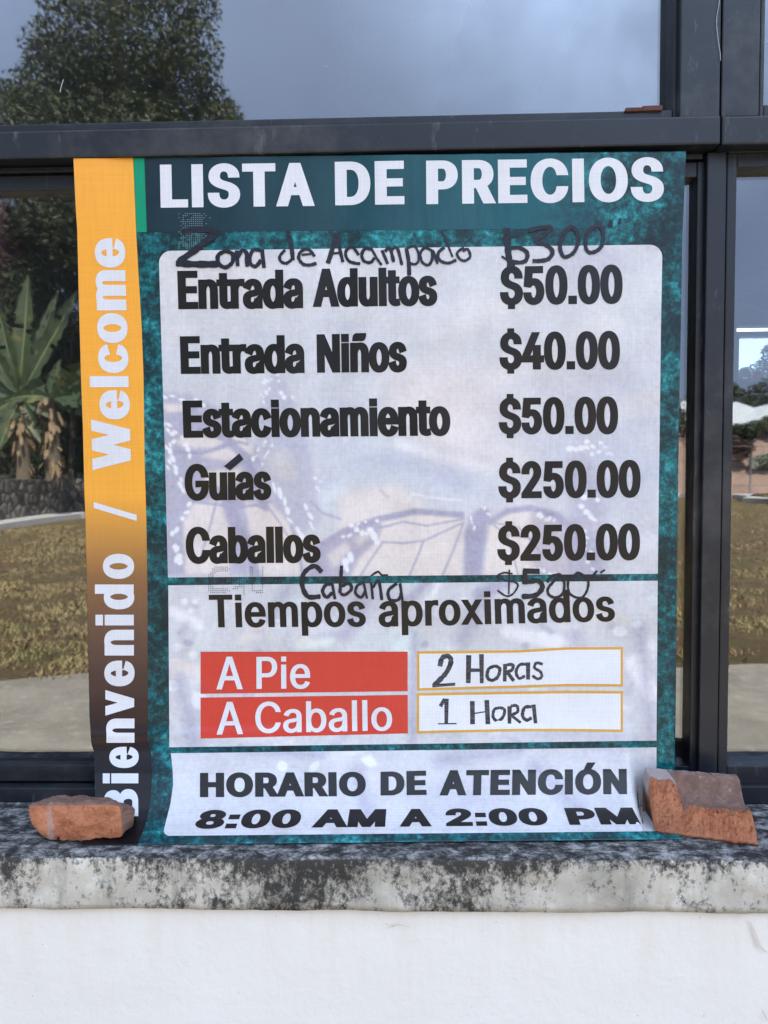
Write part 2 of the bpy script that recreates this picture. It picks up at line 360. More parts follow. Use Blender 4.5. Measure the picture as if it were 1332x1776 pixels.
# roof: a slab and sloping beams under it
box('roof', BX0 - .1, BX1 + .1, -.12, BD + .3, 3.202, 3.36, M['inner_lit'], bld)
M['beam'] = simple('beam_paint', (.74, .77, .80), .7, 3, .1)
ZB = 2.72
pa1, pb1, pa2, pb2 = at_z(1240, 505, ZB), at_z(1400, 434, ZB), at_z(1240, 534, ZB), at_z(1400, 459, ZB)
dv = (pb1 - pa1).normalized(); wv_ = (pa2 - pa1); wv_ -= dv * wv_.dot(dv); nv = wv_.normalized(); wid = max(.12, min(.4, wv_.length))
for k in range(-3, 5):
    c0_ = pa1 + nv * .9 * k; bm = bmesh.new(); ends = []
    for sgn_ in (-1, 1):                 # run the beam along its line to the walls
        t_ = 0.0
        while t_ < 14:
            q_ = c0_ + dv * sgn_ * (t_ + .1)
            if not (BX0 + .3 < q_.x < BX1 - .3 and .3 < q_.y < BD - .25): break
            t_ += .1
        ends.append(c0_ + dv * sgn_ * t_)
    if (ends[1] - ends[0]).length < .5: bm.free(); continue
    vs = [ends[0], ends[1], ends[1] + nv * wid, ends[0] + nv * wid]
    lo = [bm.verts.new(v) for v in vs]; hi = [bm.verts.new(v + Vector((0, 0, 3.2 - ZB))) for v in vs]
    bm.faces.new(lo)
    for i in range(4): bm.faces.new((lo[i], lo[(i + 1) % 4], hi[(i + 1) % 4], hi[i]))
    bmesh.ops.recalc_face_normals(bm, faces=bm.faces); from_bm('ceiling_beam', bm, M['beam'], bld)
# back wall with a strip of high windows
yb = BD
wx0, wx1 = xr(1277, 620, yb), xr(1277, 620, yb) + 3.2
wz0, wz1, wz2, wz3 = zc(667, yb), zc(592, yb), zc(583, yb), zc(573, yb)
bm = bmesh.new()
lx0, lx1, rx0, rx1 = BX0 + .6, -4.3, wx1 + .3, BX1 - .6           # unseen larger openings, added to either side to light the room
add_box(bm, BX0 + .151, lx0, yb, yb + .15, 0, 3.2); add_box(bm, lx1, wx0, yb, yb + .15, 0, 3.2); add_box(bm, wx1, rx0, yb, yb + .15, 0, 3.2); add_box(bm, rx1, BX1 - .151, yb, yb + .15, 0, 3.2)
for a_, b_ in ((lx0, lx1), (rx0, rx1)): add_box(bm, a_, b_, yb, yb + .15, 0, .8); add_box(bm, a_, b_, yb, yb + .15, 2.7, 3.2)
add_box(bm, wx0, wx1, yb, yb + .15, 0, wz0); add_box(bm, wx0, wx1, yb, yb + .15, wz3, 3.2)
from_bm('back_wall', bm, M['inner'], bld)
M['white_frame'] = simple('white_window_paint', (.75, .76, .78), .5, 10, .08)
for a_, b_ in ((lx0, lx1), (rx0, rx1)):  # added windows out of view; they let light into the room
    o_ = box('rear_window', (a_ + b_) / 2 - .03, (a_ + b_) / 2 + .03, yb + .02, yb + .1, .8, 2.7, M['white_frame'], bld)
    box('glass_pane', a_ + .002, (a_ + b_) / 2 - .031, yb + .05, yb + .056, .802, 2.698, M['glass'], o_); box('glass_pane', (a_ + b_) / 2 + .031, b_ - .002, yb + .05, yb + .056, .802, 2.698, M['glass'], o_)
bw = box('rear_window', wx0, wx1, yb + .02, yb + .12, wz1, wz2, M['white_frame'], bld)
box('frame_rail', wx0, wx1, yb - .02, yb + .02, wz0 - .02, wz0 + .012, M['white_frame'], bw)
box('frame_stile', wx0, wx0 + .012, yb - .02, yb + .02, wz0 + .012, wz1, M['white_frame'], bw)
box('glass_pane', wx0 + .013, wx1 - .013, yb + .05, yb + .056, wz0 + .013, wz1 - .001, M['glass'], bw)
p = at_y(1314, 652, yb + .045)
bm = bmesh.new(); bmesh.ops.create_cone(bm, cap_ends=True, segments=28, radius1=.042, radius2=.042, depth=.003)
bmesh.ops.rotate(bm, matrix=Matrix.Rotation(R(90), 3, 'X'), verts=bm.verts); bmesh.ops.translate(bm, vec=p, verts=bm.verts)
from_bm('round_sticker', bm, simple('red_sticker', (.7, .05, .05), .4, 20, .1), bw)
# arched pipe hanging inside
bm = bmesh.new(); yp = 2.6
pa = [at_y(x, y, yp) for x, y in ((1180, 548), (1225, 528), (1277, 524), (1305, 531), (1332, 546), (1360, 568), (1385, 600))]
add_tube(bm, pa, .014, 10); add_tube(bm, [pa[-1], Vector((pa[-1].x + .05, yp, .1))], .014, 10); add_tube(bm, [pa[0], Vector((pa[0].x - .05, yp, .1))], .014, 10)
tag(from_bm('arched_pipe', bm, simple('pipe_paint', (.22, .25, .29), .4, 10, .1), None, True), 'thin grey bent pipe arching inside the room behind the right pane', 'pipe')

# ---- the steel window: posts and rails, each set in its own depth
FR = M['frame']
P0 = 0.0
def vbar(name, xa, xb, row, z0, z1, y0, y1, parent, bev=.0016):
    return box(name, xr(xa, row, y0), xr(xb, row, y0), y0, y1, z0, z1, FR, parent, bev)
def hbar(name, ya, yb_, x0, x1, y0, y1, parent, bev=.0016):
    return box(name, x0, x1, y0, y1, zc(yb_, y0), zc(ya, y0), FR, parent, bev)
XL, XR_ = -1.598, 1.898
ZT = 2.35
z_bar0, z_bar1 = zc(262, -.018), zc(213, -.018)
win = box('window_frame', XL, xr(1249.5, 240, -.018), -.018, .06, z_bar0, z_bar1, FR, bld, .0025)
box('transom', xr(1252, 240, -.018), XR_, -.018, .06, z_bar0 - .001, z_bar1 - .001, FR, win, .0025)
box('head_rail', XL, XR_, -.01, .08, ZT, ZT + .08, FR, win, .002)
bm = bmesh.new(); add_box(bm, XL, XR_, -.1, .12, ZT + .081, 3.2); from_bm('lintel_wall', bm, M['wall'], bld)
# upper posts
vbar('post', 1180, 1249.5, 100, z_bar1 + .0005, ZT - .001, -.012, .06, win); vbar('post', 1252.3, 1318, 100, z_bar1 + .0005, ZT - .001, -.012, .06, win)
# lower posts
zb_ = Z_SILL + .0005
z_head = zc(291, .004)
vbar('post', 1219.5, 1251.5, 800, zb_, z_bar0 - .0015, .002, .06, win); 
box('seam_strip', xr(1252, 800, .006), xr(1253, 800, .006), .008, .05, zb_, z_bar0 - .0015, FR, win)
box('sill_rail', XL, xr(1219, 1360, .0), .0, .07, zb_, zc(1368, .0), FR, win, .002)
box('sill_rail', xr(1271, 1360, .0), XR_, .0, .07, zb_, zc(1362, .0), FR, win, .002)
# windows: sash (part), glass (sub-part)
def sash(x0, x1, z0, z1, bl, br, bt, bb, y0, y1, step=None):
    bm = bmesh.new()
    add_box(bm, x0, x0 + bl, y0, y1, z0, z1, .0014); add_box(bm, x1 - br, x1, y0, y1, z0, z1, .0014)
    add_box(bm, x0 + bl + .0003, x1 - br - .0003, y0 + .0006, y1, z1 - bt, z1 - .0003, .0014); add_box(bm, x0 + bl + .0003, x1 - br - .0003, y0 + .0006, y1, z0 + .0003, z0 + bb, .0014)
    if step:                             # inner glazing bead, set back
        s = step; a, b, c_, d = x0 + bl, x1 - br, z0 + bb, z1 - bt
        add_box(bm, b - s, b - .0002, y0 + .012, y1 - .002, c_ + .0002, d - .0002, .001)
        add_box(bm, a + .0002, a + s, y0 + .012, y1 - .002, c_ + .0002, d - .0002, .001)
    o = from_bm('window', bm, FR, bld)
    e = .002
    box('glass_pane', x0 + bl - e, x1 - br + e, GLASS_Y, GLASS_Y + .005, z0 + bb - e, z1 - bt + e, M['glass'], o)
    return o
# lower left unit: stile 1202..1219, bead 1193..1202
xs1 = xr(1219, 800, .012); z_s1 = zc(291, .012); z_s0 = zc(1357, .012)
sash(XL, xs1, z_s0, z_s1, .04, xs1 - xr(1203, 800, .012), z_s1 - zc(318, .012), zc(1328, .012) - z_s0, .012, .06)
box('frame_rail', XL, xr(1219, 280, .006), .006, .05, z_s1 + .001, z_bar0 - .0012, FR, win, .001)
# lower right unit
x2 = xr(1253.5, 800, .008); z2 = zc(277, .008)
sash(x2, XR_, z_s0, z2, xr(1270, 800, .008) - x2, .05, z2 - zc(302, .008), zc(1328, .008) - z_s0, .008, .06)
box('frame_rail', x2, XR_, .004, .05, z2 + .0008, z_bar0 - .0022, FR, win, .001)
# upper units
x3 = xr(1180, 100, 0) - .0008
sash(XL, x3, z_bar1 + .0008, ZT - .0015, .04, x3 - xr(1168.5, 100, 0), .03, zc(201.5, 0) - z_bar1 - .0008, 0.0, .055)
x4 = xr(1318.5, 100, 0)
sash(x4, XR_, z_bar1 + .0008, ZT - .0015, xr(1326, 100, 0) - x4, .04, .03, zc(196, 0) - z_bar1 - .0008, 0.0, .055)
# rust on the upper bead and a hanging thread of cobweb
bm = bmesh.new(); rnd = random.Random(3)
for (xa, xb, h) in ((1114, 1148, .0042), (1084, 1115, .0018)):
    a, b = xr(xa, 185, .0), xr(xb, 185, .0); z0 = zc(201.5, 0) - .002
    add_box(bm, a, b, -.003, .006, z0, z0 + h + .003, .0012)
for v in bm.verts: v.co += Vector(noise.noise_vector(v.co * 300)) * .0009
from_bm('rust_scab', bm, M['rust'], win)
bm = bmesh.new(); add_tube(bm, [at_y(x, y, -.0145) for x, y in ((1249, -8), (1246, 14), (1243.5, 28), (1243, 42), (1244, 55), (1246, 72), (1249, 90), (1250, 105))], .00026, 6)
from_bm('cobweb_thread', bm, simple('cobweb', (.6, .6, .62), .8, 50, .1), win)
bm = bmesh.new(); add_tube(bm, [at_y(x, y, GLASS_Y - .002) for x, y in ((104, 160), (106, 150), (110, 138))], .0004, 6)
from_bm('straw_bit', bm, bpy.data.materials['cobweb'], win)

# ------------------------------------------------------------------ banner
def interp(y, pts):
    return np.interp(y, [p[0] for p in pts], [p[1] for p in pts])
PROF_Z = np.array([-.02, -.002, .003, .006, .012, .022, .036, .056, .082, .115, .15, .20, 2.0])
PROF_Y = np.array([-.30, -.130, -.108, -.098, -.082, -.066, -.051, -.037, -.026, -.019, -.0155, -.014, -.014])
_zz = np.linspace(-.02, .30, 1600); _yy = np.interp(_zz, PROF_Z, PROF_Y)
_k = np.exp(-np.linspace(-2.2, 2.2, 41) ** 2); _k /= _k.sum()
_ys = np.convolve(np.pad(_yy, 20, mode='edge'), _k, 'valid'); _blend = np.clip((_zz - .002) / .012, 0, 1); _yy = _yy * (1 - _blend) + _ys * _blend
PRESS0, PRESS1 = at_y(1098, 1400, -.06).x, at_y(1124, 1400, -.05).x       # here the brick presses the cloth flat
PRESS_Z = np.array([-.02, .0008, .0028, .006, .02, .05, .10, 2.0]); PRESS_Y = np.array([-.30, -.125, -.024, -.018, -.0150, -.0142, -.014, -.014])
def surf(x, z):
    h = z - Z_SILL
    y = np.interp(h, _zz, _yy)
    k = np.clip((x - PRESS0) / (PRESS1 - PRESS0), 0, 1); k = k * k * (3 - 2 * k)
    y = y * (1 - k) + k * np.interp(h, PRESS_Z, PRESS_Y)
    flat = np.clip((h - .01) / .05, 0, 1)
    wv = .0013 * np.sin(x * 11 + h * 9 + 2) * np.exp(-((h - .3) / .3) ** 2) + .0010 * np.sin(x * 24 + h * 34) * np.exp(-((h - .2) / .16) ** 2) + .0011 * np.sin(x * 31 + h * 5 + .6) + .0008 * np.sin(x * 67 - h * 9 + 1.0) + .0007 * np.sin(h * 26 + x * 7)
    wv += .0006 * np.sin(h * 85 + 3 * np.sin(x * 9)) * np.clip(1.3 - h * 2, 0, 1)
    fold = -.0022 * np.exp(-((h - .102 - .02 * (x + .3)) / .006) ** 2) * np.clip(.1 - x * 1.6, 0, 1)
    return y + flat * wv + fold
def on_banner(px, py, layer=0):
    d = rays(px, py); lo = np.full(len(d), (D - .30)) / d[:, 1]; hi = np.full(len(d), D + .06) / d[:, 1]
    for _ in range(36):
        t = (lo + hi) / 2; p = CO + d * t[:, None]
        gg = p[:, 1] - surf(p[:, 0], p[:, 2]); lo = np.where(gg < 0, t, lo); hi = np.where(gg < 0, hi, t)
    p = CO + d * ((lo + hi) / 2)[:, None]; e = 4e-4
    fx = (surf(p[:, 0] + e, p[:, 2]) - surf(p[:, 0] - e, p[:, 2])) / (2 * e); fz = (surf(p[:, 0], p[:, 2] + e) - surf(p[:, 0], p[:, 2] - e)) / (2 * e)
    n = np.stack([fx, -np.ones_like(fx), fz], 1); n /= np.linalg.norm(n, axis=1)[:, None]
    return p + n * layer * .00034
ban = empty('price_banner', (0, -.014, Z_SILL), 'tall printed teal price list banner with orange side strip hung on the window', 'banner')
def grid_px(name, left, right, nu, ns, layer, m, color_fn=None, ease=None):
    """a sheet between two edge curves given as lists of image points, laid on the banner's surface"""
    s = np.linspace(0, 1, ns + 1)
    if ease is not None: s = ease(s)
    def curve(pts):
        pts = np.array(pts, float); seg = np.r_[0, np.cumsum(np.abs(np.diff(pts[:, 1])) + 1e-6)]; seg /= seg[-1]
        return np.stack([np.interp(s, seg, pts[:, 0]), np.interp(s, seg, pts[:, 1])], 1)
    L, Rr = curve(left), curve(right); u = np.linspace(0, 1, nu + 1)
    P = L[:, None, :] * (1 - u)[None, :, None] + Rr[:, None, :] * u[None, :, None]
    px, py = P[..., 0].ravel(), P[..., 1].ravel()
    v = on_banner(px, py, layer)
    i = np.arange(ns)[:, None] * (nu + 1) + np.arange(nu)[None, :]
    f = np.stack([i, i + nu + 1, i + nu + 2, i + 1], -1).reshape(-1, 4)
    me = bpy.data.meshes.new(name); me.from_pydata(v.tolist(), [], f.tolist())
    if color_fn is not None:
        c = color_fn(px, py); a = me.color_attributes.new('ink', 'FLOAT_COLOR', 'POINT')
        a.data.foreach_set('color', np.c_[c, np.ones(len(c))].astype(np.float32).ravel())
    return link(name, me, m, ban, True)
OUT_L = [(127, 275), (131, 360), (133.7, 400), (136, 500), (140, 650), (143.4, 740), (146, 850), (147.5, 890), (153, 1130), (155, 1240), (158, 1288), (163.5, 1306), (165, 1380), (158, 1420), (146, 1448), (140, 1466)]
OUT_R = [(1190, 262), (1187, 330), (1183, 420), (1181, 550), (1178, 700), (1176, 850), (1173.6, 1050), (1171.7, 1250), (1170, 1330), (1172, 1390), (1178, 1430), (1184, 1455)]
sheet = grid_px('banner_sheet', OUT_L, OUT_R, 300, 360, 0, M['teal'])
sm = sheet.modifiers.new('thick', 'SOLIDIFY'); sm.thickness = .0006; sm.offset = -1
ST_R = [(231, 274.5), (236.4, 404), (240.7, 480), (246, 570), (249, 650), (251, 800), (254, 900), (255.8, 1020), (256.6, 1190), (256, 1284), (262, 1306), (263.5, 1340), (262, 1380), (257, 1415), (247, 1445), (238, 1464.5)]
def strip_ink(px, py):
    stops = [(275, srgb(255, 176, 62)), (860, srgb(255, 178, 66)), (930, srgb(206, 146, 70)), (1000, srgb(150, 106, 66)), (1080, srgb(112, 82, 64)), (1170, srgb(78, 56, 50)), (1270, srgb(46, 30, 30)), (1320, srgb(20, 16, 20)), (1480, srgb(14, 13, 18))]
    return np.stack([np.interp(py, [s[0] for s in stops], [s[1][k] for s in stops]) for k in range(3)], 1)
strip_l = [(x + .6, y) for x, y in OUT_L]
grid_px('side_strip', strip_l, ST_R, 40, 420, 1, M['ink_panel'], strip_ink)
grid_px('header_band', [(250, 274), (255, 403)], [(1035, 265.5), (1030, 396)], 160, 40, 1, M['header'])
grid_px('green_tab', [(231.5, 275), (237, 403)], [(250.5, 274.5), (255, 403)], 8, 30, 2, M['green'])

# ---- the faded butterfly photograph printed on the panels
X0, Y0, STEP = 264, 416, 2.0
NXp, NYp = 450, 522
gy, gx = np.mgrid[0:NYp, 0:NXp]; GX = X0 + gx * STEP; GY = Y0 + gy * STEP
def blur(a, s):
    s = s / STEP; r = max(1, int(s * 3)); k = np.exp(-(np.arange(-r, r + 1) / s) ** 2 / 2); k /= k.sum()
    a = np.apply_along_axis(lambda q: np.convolve(np.pad(q, r, mode='edge'), k, 'valid'), 0, a)
    return np.apply_along_axis(lambda q: np.convolve(np.pad(q, r, mode='edge'), k, 'valid'), 1, a)
def poly_mask(pts, soft=3):
    m = np.zeros(GX.shape, bool); n = len(pts)
    for i in range(n):
        (xa, ya), (xb, yb2) = pts[i], pts[(i + 1) % n]
        c = ((ya > GY) != (yb2 > GY)) & (GX < (xb - xa) * (GY - ya) / (yb2 - ya + 1e-9) + xa); m ^= c
    return blur(m.astype(float), soft)
def line_mask(pts, wd, soft=1.6):
    d = np.full(GX.shape, 1e9)
    for (xa, ya), (xb, yb2) in zip(pts, pts[1:]):
        dx, dy = xb - xa, yb2 - ya; t = np.clip(((GX - xa) * dx + (GY - ya) * dy) / (dx * dx + dy * dy + 1e-9), 0, 1)
        d = np.minimum(d, np.hypot(GX - xa - t * dx, GY - ya - t * dy))
    return np.clip((wd / 2 + soft - d) / (2 * soft), 0, 1)
def spots(lst, soft=1.6):
    m = np.zeros(GX.shape)
    for (x, y, a, b, ang) in lst:
        c, s = math.cos(R(ang)), math.sin(R(ang)); dx, dy = GX - x, GY - y
        q = np.hypot((dx * c + dy * s) / a, (-dx * s + dy * c) / b); m = np.maximum(m, np.clip((1.15 - q) * min(a, b) / soft, 0, 1))
    return m
rng = np.random.default_rng(5)
art = np.zeros((NYp, NXp, 3)); art[:] = (.60, .615, .66)
def lay(mask, col, op=1.0):
    global art
    art = art * (1 - (mask * op)[..., None]) + np.array(col) * (mask * op)[..., None]
LAV, CRM, WHT, BLU, MINT, WARM = (.385, .375, .505), (.75, .69, .67), (.83, .83, .86), (.545, .585, .68), (.66, .72, .72), (.69, .665, .665)
for k in range(46):                      # out of focus background
    x, y = rng.uniform(270, 1150), rng.uniform(430, 1450); rr = rng.uniform(25, 80)
    lay(np.exp(-(((GX - x) / rr) ** 2 + ((GY - y) / (rr * .55)) ** 2)), [WARM, BLU, MINT, LAV, WHT][int(rng.integers(5))], .34)
lay(poly_mask([(690, 640), (870, 640), (850, 780), (700, 790)], 22), (.74, .69, .69), .8)
lay(poly_mask([(560, 700), (700, 760), (880, 800), (880, 880), (560, 860)], 22), BLU, .6)
lay(line_mask([(690, 770), (760, 790), (850, 812)], 16, 8), WHT, .7); lay(line_mask([(560, 870), (620, 800), (660, 760)], 30, 14), (.66, .72, .76), .7)
lay(poly_mask([(585, 875), (600, 850), (690, 840), (745, 880), (650, 905), (590, 930)], 8), CRM, .9)
lay(poly_mask([(960, 690), (1148, 640), (1148, 900), (1040, 900), (950, 800)], 25), (.56, .585, .67), .7)
# left butterfly
lay(poly_mask([(274, 678), (340, 688), (400, 720), (450, 780), (470, 850), (430, 1000), (282, 1000)], 4), LAV, .75)
for c_ in ([(300, 765), (345, 752), (390, 765), (372, 778), (320, 776)], [(345, 790), (400, 776), (430, 790), (395, 800)], [(284, 702), (330, 700), (325, 712), (288, 716)], [(400, 748), (440, 770), (438, 790), (405, 768)],
           [(318, 905), (336, 872), (382, 868), (398, 920), (400, 998), (322, 998)], [(424, 872), (470, 870), (505, 912), (530, 998), (448, 998)], [(352, 818), (420, 812), (410, 836), (360, 846)]):
    lay(poly_mask(c_, 3), CRM, .9)
lay(line_mask([(376, 868), (362, 920), (350, 960)], 3.5), LAV, .9); lay(line_mask([(440, 876), (470, 885), (500, 930)], 3), LAV, .8)
lay(line_mask([(380, 745), (430, 800), (460, 880)], 14, 3), LAV, .9); lay(line_mask([(396, 870), (430, 950), (446, 1000)], 16, 4), LAV, .9)
lay(poly_mask([(470, 652), (490, 652), (512, 700), (534, 760), (543, 815), (560, 905), (520, 925), (478, 880), (448, 800), (446, 720)], 4), (.48, .485, .585), .9)
lay(poly_mask([(452, 790), (500, 780), (520, 830), (490, 836)], 5), (.60, .585, .60), .8)
# right butterfly
wing = [(556, 945), (600, 920), (650, 902), (720, 886), (800, 892), (808, 905), (800, 1004), (540, 1004)]
lay(poly_mask(wing, 2.5), CRM, .95)
lay(poly_mask([(534, 1004), (552, 948), (600, 920), (655, 900), (664, 912), (655, 936), (622, 970), (606, 1004)], 3), LAV, .85)
for c_ in ([(566, 962), (600, 940), (610, 950), (580, 988)], [(612, 934), (640, 918), (648, 926), (622, 948)]): lay(poly_mask(c_, 3), CRM, .7)
lay(line_mask([(552, 948), (600, 920), (650, 902), (720, 887), (800, 893)], 11, 2), LAV, .95)
for v_ in ([(664, 940), (700, 942), (735, 938), (770, 922), (804, 906)], [(735, 938), (722, 970), (708, 1004)], [(804, 906), (788, 950), (765, 1004)], [(660, 915), (700, 905), (740, 912), (804, 900)], [(664, 940), (640, 975), (622, 1004)]): lay(line_mask(v_, 3.4, 1.3), (.40, .39, .52), .95)
lay(poly_mask([(850, 905), (880, 888), (920, 884), (960, 896), (985, 925), (985, 1004), (838, 1004)], 2.5), CRM, .95)
lay(poly_mask([(918, 886), (960, 884), (1000, 900), (1040, 940), (1050, 1004), (925, 1004)], 5), LAV, .6)
lay(line_mask([(850, 905), (880, 886), (920, 881), (965, 894), (1000, 925), (1020, 965)], 11, 2.5), LAV, .9)
for v_ in ([(856, 910), (880, 930), (900, 1000)], [(856, 906), (900, 915), (940, 960)], [(875, 925), (925, 935)]): lay(line_mask(v_, 3, 1.3), LAV, .9)
lay(poly_mask([(804, 1004), (806, 920), (820, 890), (838, 876), (850, 886), (846, 912), (834, 1004)], 3), (.38, .37, .50), .95)
lay(poly_mask([(985, 800), (1030, 790), (1050, 900), (1050, 1000), (990, 960)], 9), LAV, .55)
lay(line_mask([(540, 870), (560, 890), (590, 900)], 4), LAV, .8)
for v_ in ([(300, 784), (350, 786), (400, 770)], [(345, 745), (380, 760), (430, 770)], [(336, 870), (420, 880), (470, 870)], [(505, 912), (520, 960), (525, 1000)]): lay(line_mask(v_, 5, 2), LAV, .85)
# white scales
sp = []
for (xa, ya, xb, yb2, n_, a_, b_, an) in ((455, 662, 484, 652, 6, 4, 3, 20), (456, 700, 462, 672, 5, 4, 3, 60), (488, 684, 504, 690, 4, 4, 5, 60), (458, 765, 436, 800, 7, 5, 2.4, -55), (470, 776, 455, 808, 5, 5, 2, -60),
    (286, 735, 305, 760, 6, 6, 5, 40), (290, 770, 296, 810, 6, 7, 4, 70), (318, 760, 328, 790, 4, 5, 5, 0), (300, 800, 320, 850, 6, 8, 4, 60), (480, 840, 520, 935, 7, 11, 4, 65), (528, 880, 545, 930, 5, 8, 3.6, 65),
    (548, 824, 555, 850, 4, 4, 3, 40), (610, 910, 648, 932, 6, 7, 5, 10), (598, 930, 650, 900, 5, 6, 4, -15), (640, 918, 652, 936, 3, 8, 6, 70), (612, 960, 600, 985, 4, 9, 6, 70), (836, 878, 850, 892, 5, 3, 3, 0), (816, 895, 820, 915, 4, 2.5, 5, 0),
    (986, 778, 1012, 778, 4, 8, 5, 10), (1020, 768, 1050, 770, 4, 6, 4, 15), (1024, 785, 1060, 788, 4, 6, 4, 5), (1004, 860, 1035, 865, 4, 6, 6, 0), (1008, 880, 1030, 905, 5, 7, 5, 20), (930, 890, 962, 902, 5, 4, 6, 30), (1012, 925, 1030, 985, 8, 5, 4, 10), (915, 985, 960, 995, 6, 5, 4, 0), (300, 940, 312, 975, 4, 6, 9, 40), (330, 880, 300, 930, 5, 6, 4, -45), (340, 690, 355, 702, 3, 6, 4, 20), (285, 690, 330, 694, 4, 7, 3, 8)):
    for k in range(n_):
        q = k / max(1, n_ - 1); sp.append((xa + (xb - xa) * q + rng.normal(0, 3), ya + (yb2 - ya) * q + rng.normal(0, 3), a_ * rng.uniform(.6, 1.1), b_ * rng.uniform(.6, 1.1), an + rng.normal(0, 14)))
lay(spots(sp), (.86, .86, .90), .95)
# lower panels: blurred flowers and streaks
for (pts, wd, col) in (([(330, 1140), (350, 1095)], 9, MINT), ([(352, 1120), (372, 1085)], 8, MINT), ([(420, 1110), (455, 1085)], 14, CRM), ([(300, 1150), (345, 1165)], 22, CRM), ([(670, 1108), (700, 1090)], 8, MINT), ([(520, 1120), (570, 1112)], 18, (.74, .82, .80)), ([(690, 1120), (720, 1100)], 20, (.72, .82, .82)),
                       ([(880, 1095), (990, 1120)], 22, WHT), ([(1000, 1060), (1080, 1075)], 26, WARM), ([(300, 1060), (345, 1085)], 18, WHT), ([(960, 1100), (940, 1085)], 6, LAV), ([(1100, 1150), (1130, 1200)], 30, WHT), ([(880, 1010), (830, 1030)], 20, LAV), ([(740, 1010), (700, 1050)], 16, LAV), ([(760, 1015), (735, 1060)], 10, WHT)):
    lay(line_mask(pts, wd, 5), col, .75)
lay(spots([(320, 1043, 7, 6, 0), (338, 1043, 5, 5, 0), (330, 1060, 6, 5, 0), (1075, 1095, 13, 9, 5), (1105, 1083, 9, 7, 0), (880, 1098, 5, 6, 0), (940, 1102, 9, 7, 0), (540, 1085, 9, 5, 30), (480, 1076, 5, 4, 0), (490, 1329, 9, 9, 0), (545, 1330, 12, 7, -50), (640, 1320, 14, 9, 30), (300, 1190, 12, 10, 0), (345, 1215, 14, 14, 0)], 3), (.80, .82, .88), .85)
for k in range(60):
    x, y = rng.uniform(300, 1130), rng.uniform(1080, 1320); a = rng.uniform(0, 3.1); ll = rng.uniform(12, 50)
    lay(line_mask([(x, y), (x + ll * math.cos(a), y - abs(ll * math.sin(a)) * .5)], rng.uniform(5, 14), 5), [WHT, LAV, MINT, WARM][int(rng.integers(4))], .4)
for (pts, wd, col, op) in (([(700, 700), (790, 770), (880, 800)], 60, (.74, .69, .68), .5), ([(880, 640), (960, 600), (1060, 560)], 40, WARM, .45), ([(760, 590), (860, 540), (960, 500)], 46, WARM, .4), ([(560, 780), (600, 760), (640, 700)], 34, (.58, .60, .68), .5),
        ([(560, 840), (640, 790), (690, 800), (800, 840)], 26, (.50, .52, .64), .5), ([(600, 760), (640, 700), (660, 660)], 12, (.72, .70, .72), .5), ([(1050, 720), (1148, 690)], 36, (.70, .66, .65), .45), ([(1060, 790), (1148, 820)], 40, (.50, .55, .68), .45), ([(660, 850), (672, 862)], 5, (.42, .42, .52), .5),
        ([(708, 866), (716, 856), (740, 862), (800, 868)], 3, WHT, .7), ([(310, 470), (420, 500), (520, 560)], 60, (.70, .685, .68), .3), ([(640, 600), (560, 560), (440, 590)], 40, BLU, .35)):
    lay(line_mask(pts, wd, max(2, wd * .4)), col, op)
for k in range(110):                     # out of focus highlights low on the print
    x, y = rng.uniform(296, 1136), rng.uniform(1040, 1300); r0 = rng.uniform(3, 12)
    lay(spots([(x, y, r0, r0 * rng.uniform(.5, 1), rng.uniform(-40, 40))], 4), [WHT, (.70, .80, .79), CRM, LAV, LAV][int(rng.integers(5))], rng.uniform(.25, .7))
for (pts, wd) in (([(640, 1010), (600, 1100)], 22), ([(500, 1020), (470, 1070)], 18), ([(850, 1015), (800, 1110)], 26), ([(1000, 1100), (960, 1180)], 22), ([(1110, 1090), (1130, 1280)], 18), ([(310, 1180), (340, 1290)], 20), ([(720, 1100), (715, 1290)], 14), ([(420, 1300), (560, 1310)], 14), ([(760, 1320), (900, 1300)], 20), ([(620, 1340), (640, 1420)], 22), ([(930, 1330), (1000, 1400)], 26)):
    lay(line_mask(pts, wd, wd * .5), LAV, .62)
art *= (1 + .07 * blur(rng.normal(0, 1, GX.shape), 14)[..., None] * 12)
art = art + blur(rng.normal(0, 1, GX.shape), 1.6)[..., None] * .05 + rng.normal(0, .012, art.shape)
art = np.clip(art * np.array((1.14, 1.10, 1.045)), 0, .9)
def panel_ink(px, py):
    fx = np.clip((px - X0) / STEP, 0, NXp - 1.01); fy = np.clip((py - Y0) / STEP, 0, NYp - 1.01)
    i, j = fx.astype(int), fy.astype(int); a, b = (fx - i)[:, None], (fy - j)[:, None]
    return art[j, i] * (1 - a) * (1 - b) + art[j, i + 1] * a * (1 - b) + art[j + 1, i] * (1 - a) * b + art[j + 1, i + 1] * a * b
def corner(cx, cy, r, a0, a1, n=7): return [(cx + r * math.cos(R(a0 + (a1 - a0) * k / n)), cy - r * math.sin(R(a0 + (a1 - a0) * k / n))) for k in range(n + 1)]
grid_px('price_panel', corner(297, 456, 21, 90, 180) + [(279, 560), (286, 780), (291.5, 1001.5)], corner(1127, 446, 21.5, 90, 0) + [(1146.3, 560), (1143.5, 780), (1140.7, 995)], 430, 300, 1, M['ink_panel'], panel_ink, lambda s: s ** 1.25)
grid_px('times_panel', [(292, 1015), (293, 1150), (294, 1296)], [(1140.5, 1007), (1139.5, 1150), (1138.5, 1284.3)], 430, 150, 1, M['ink_panel'], panel_ink)
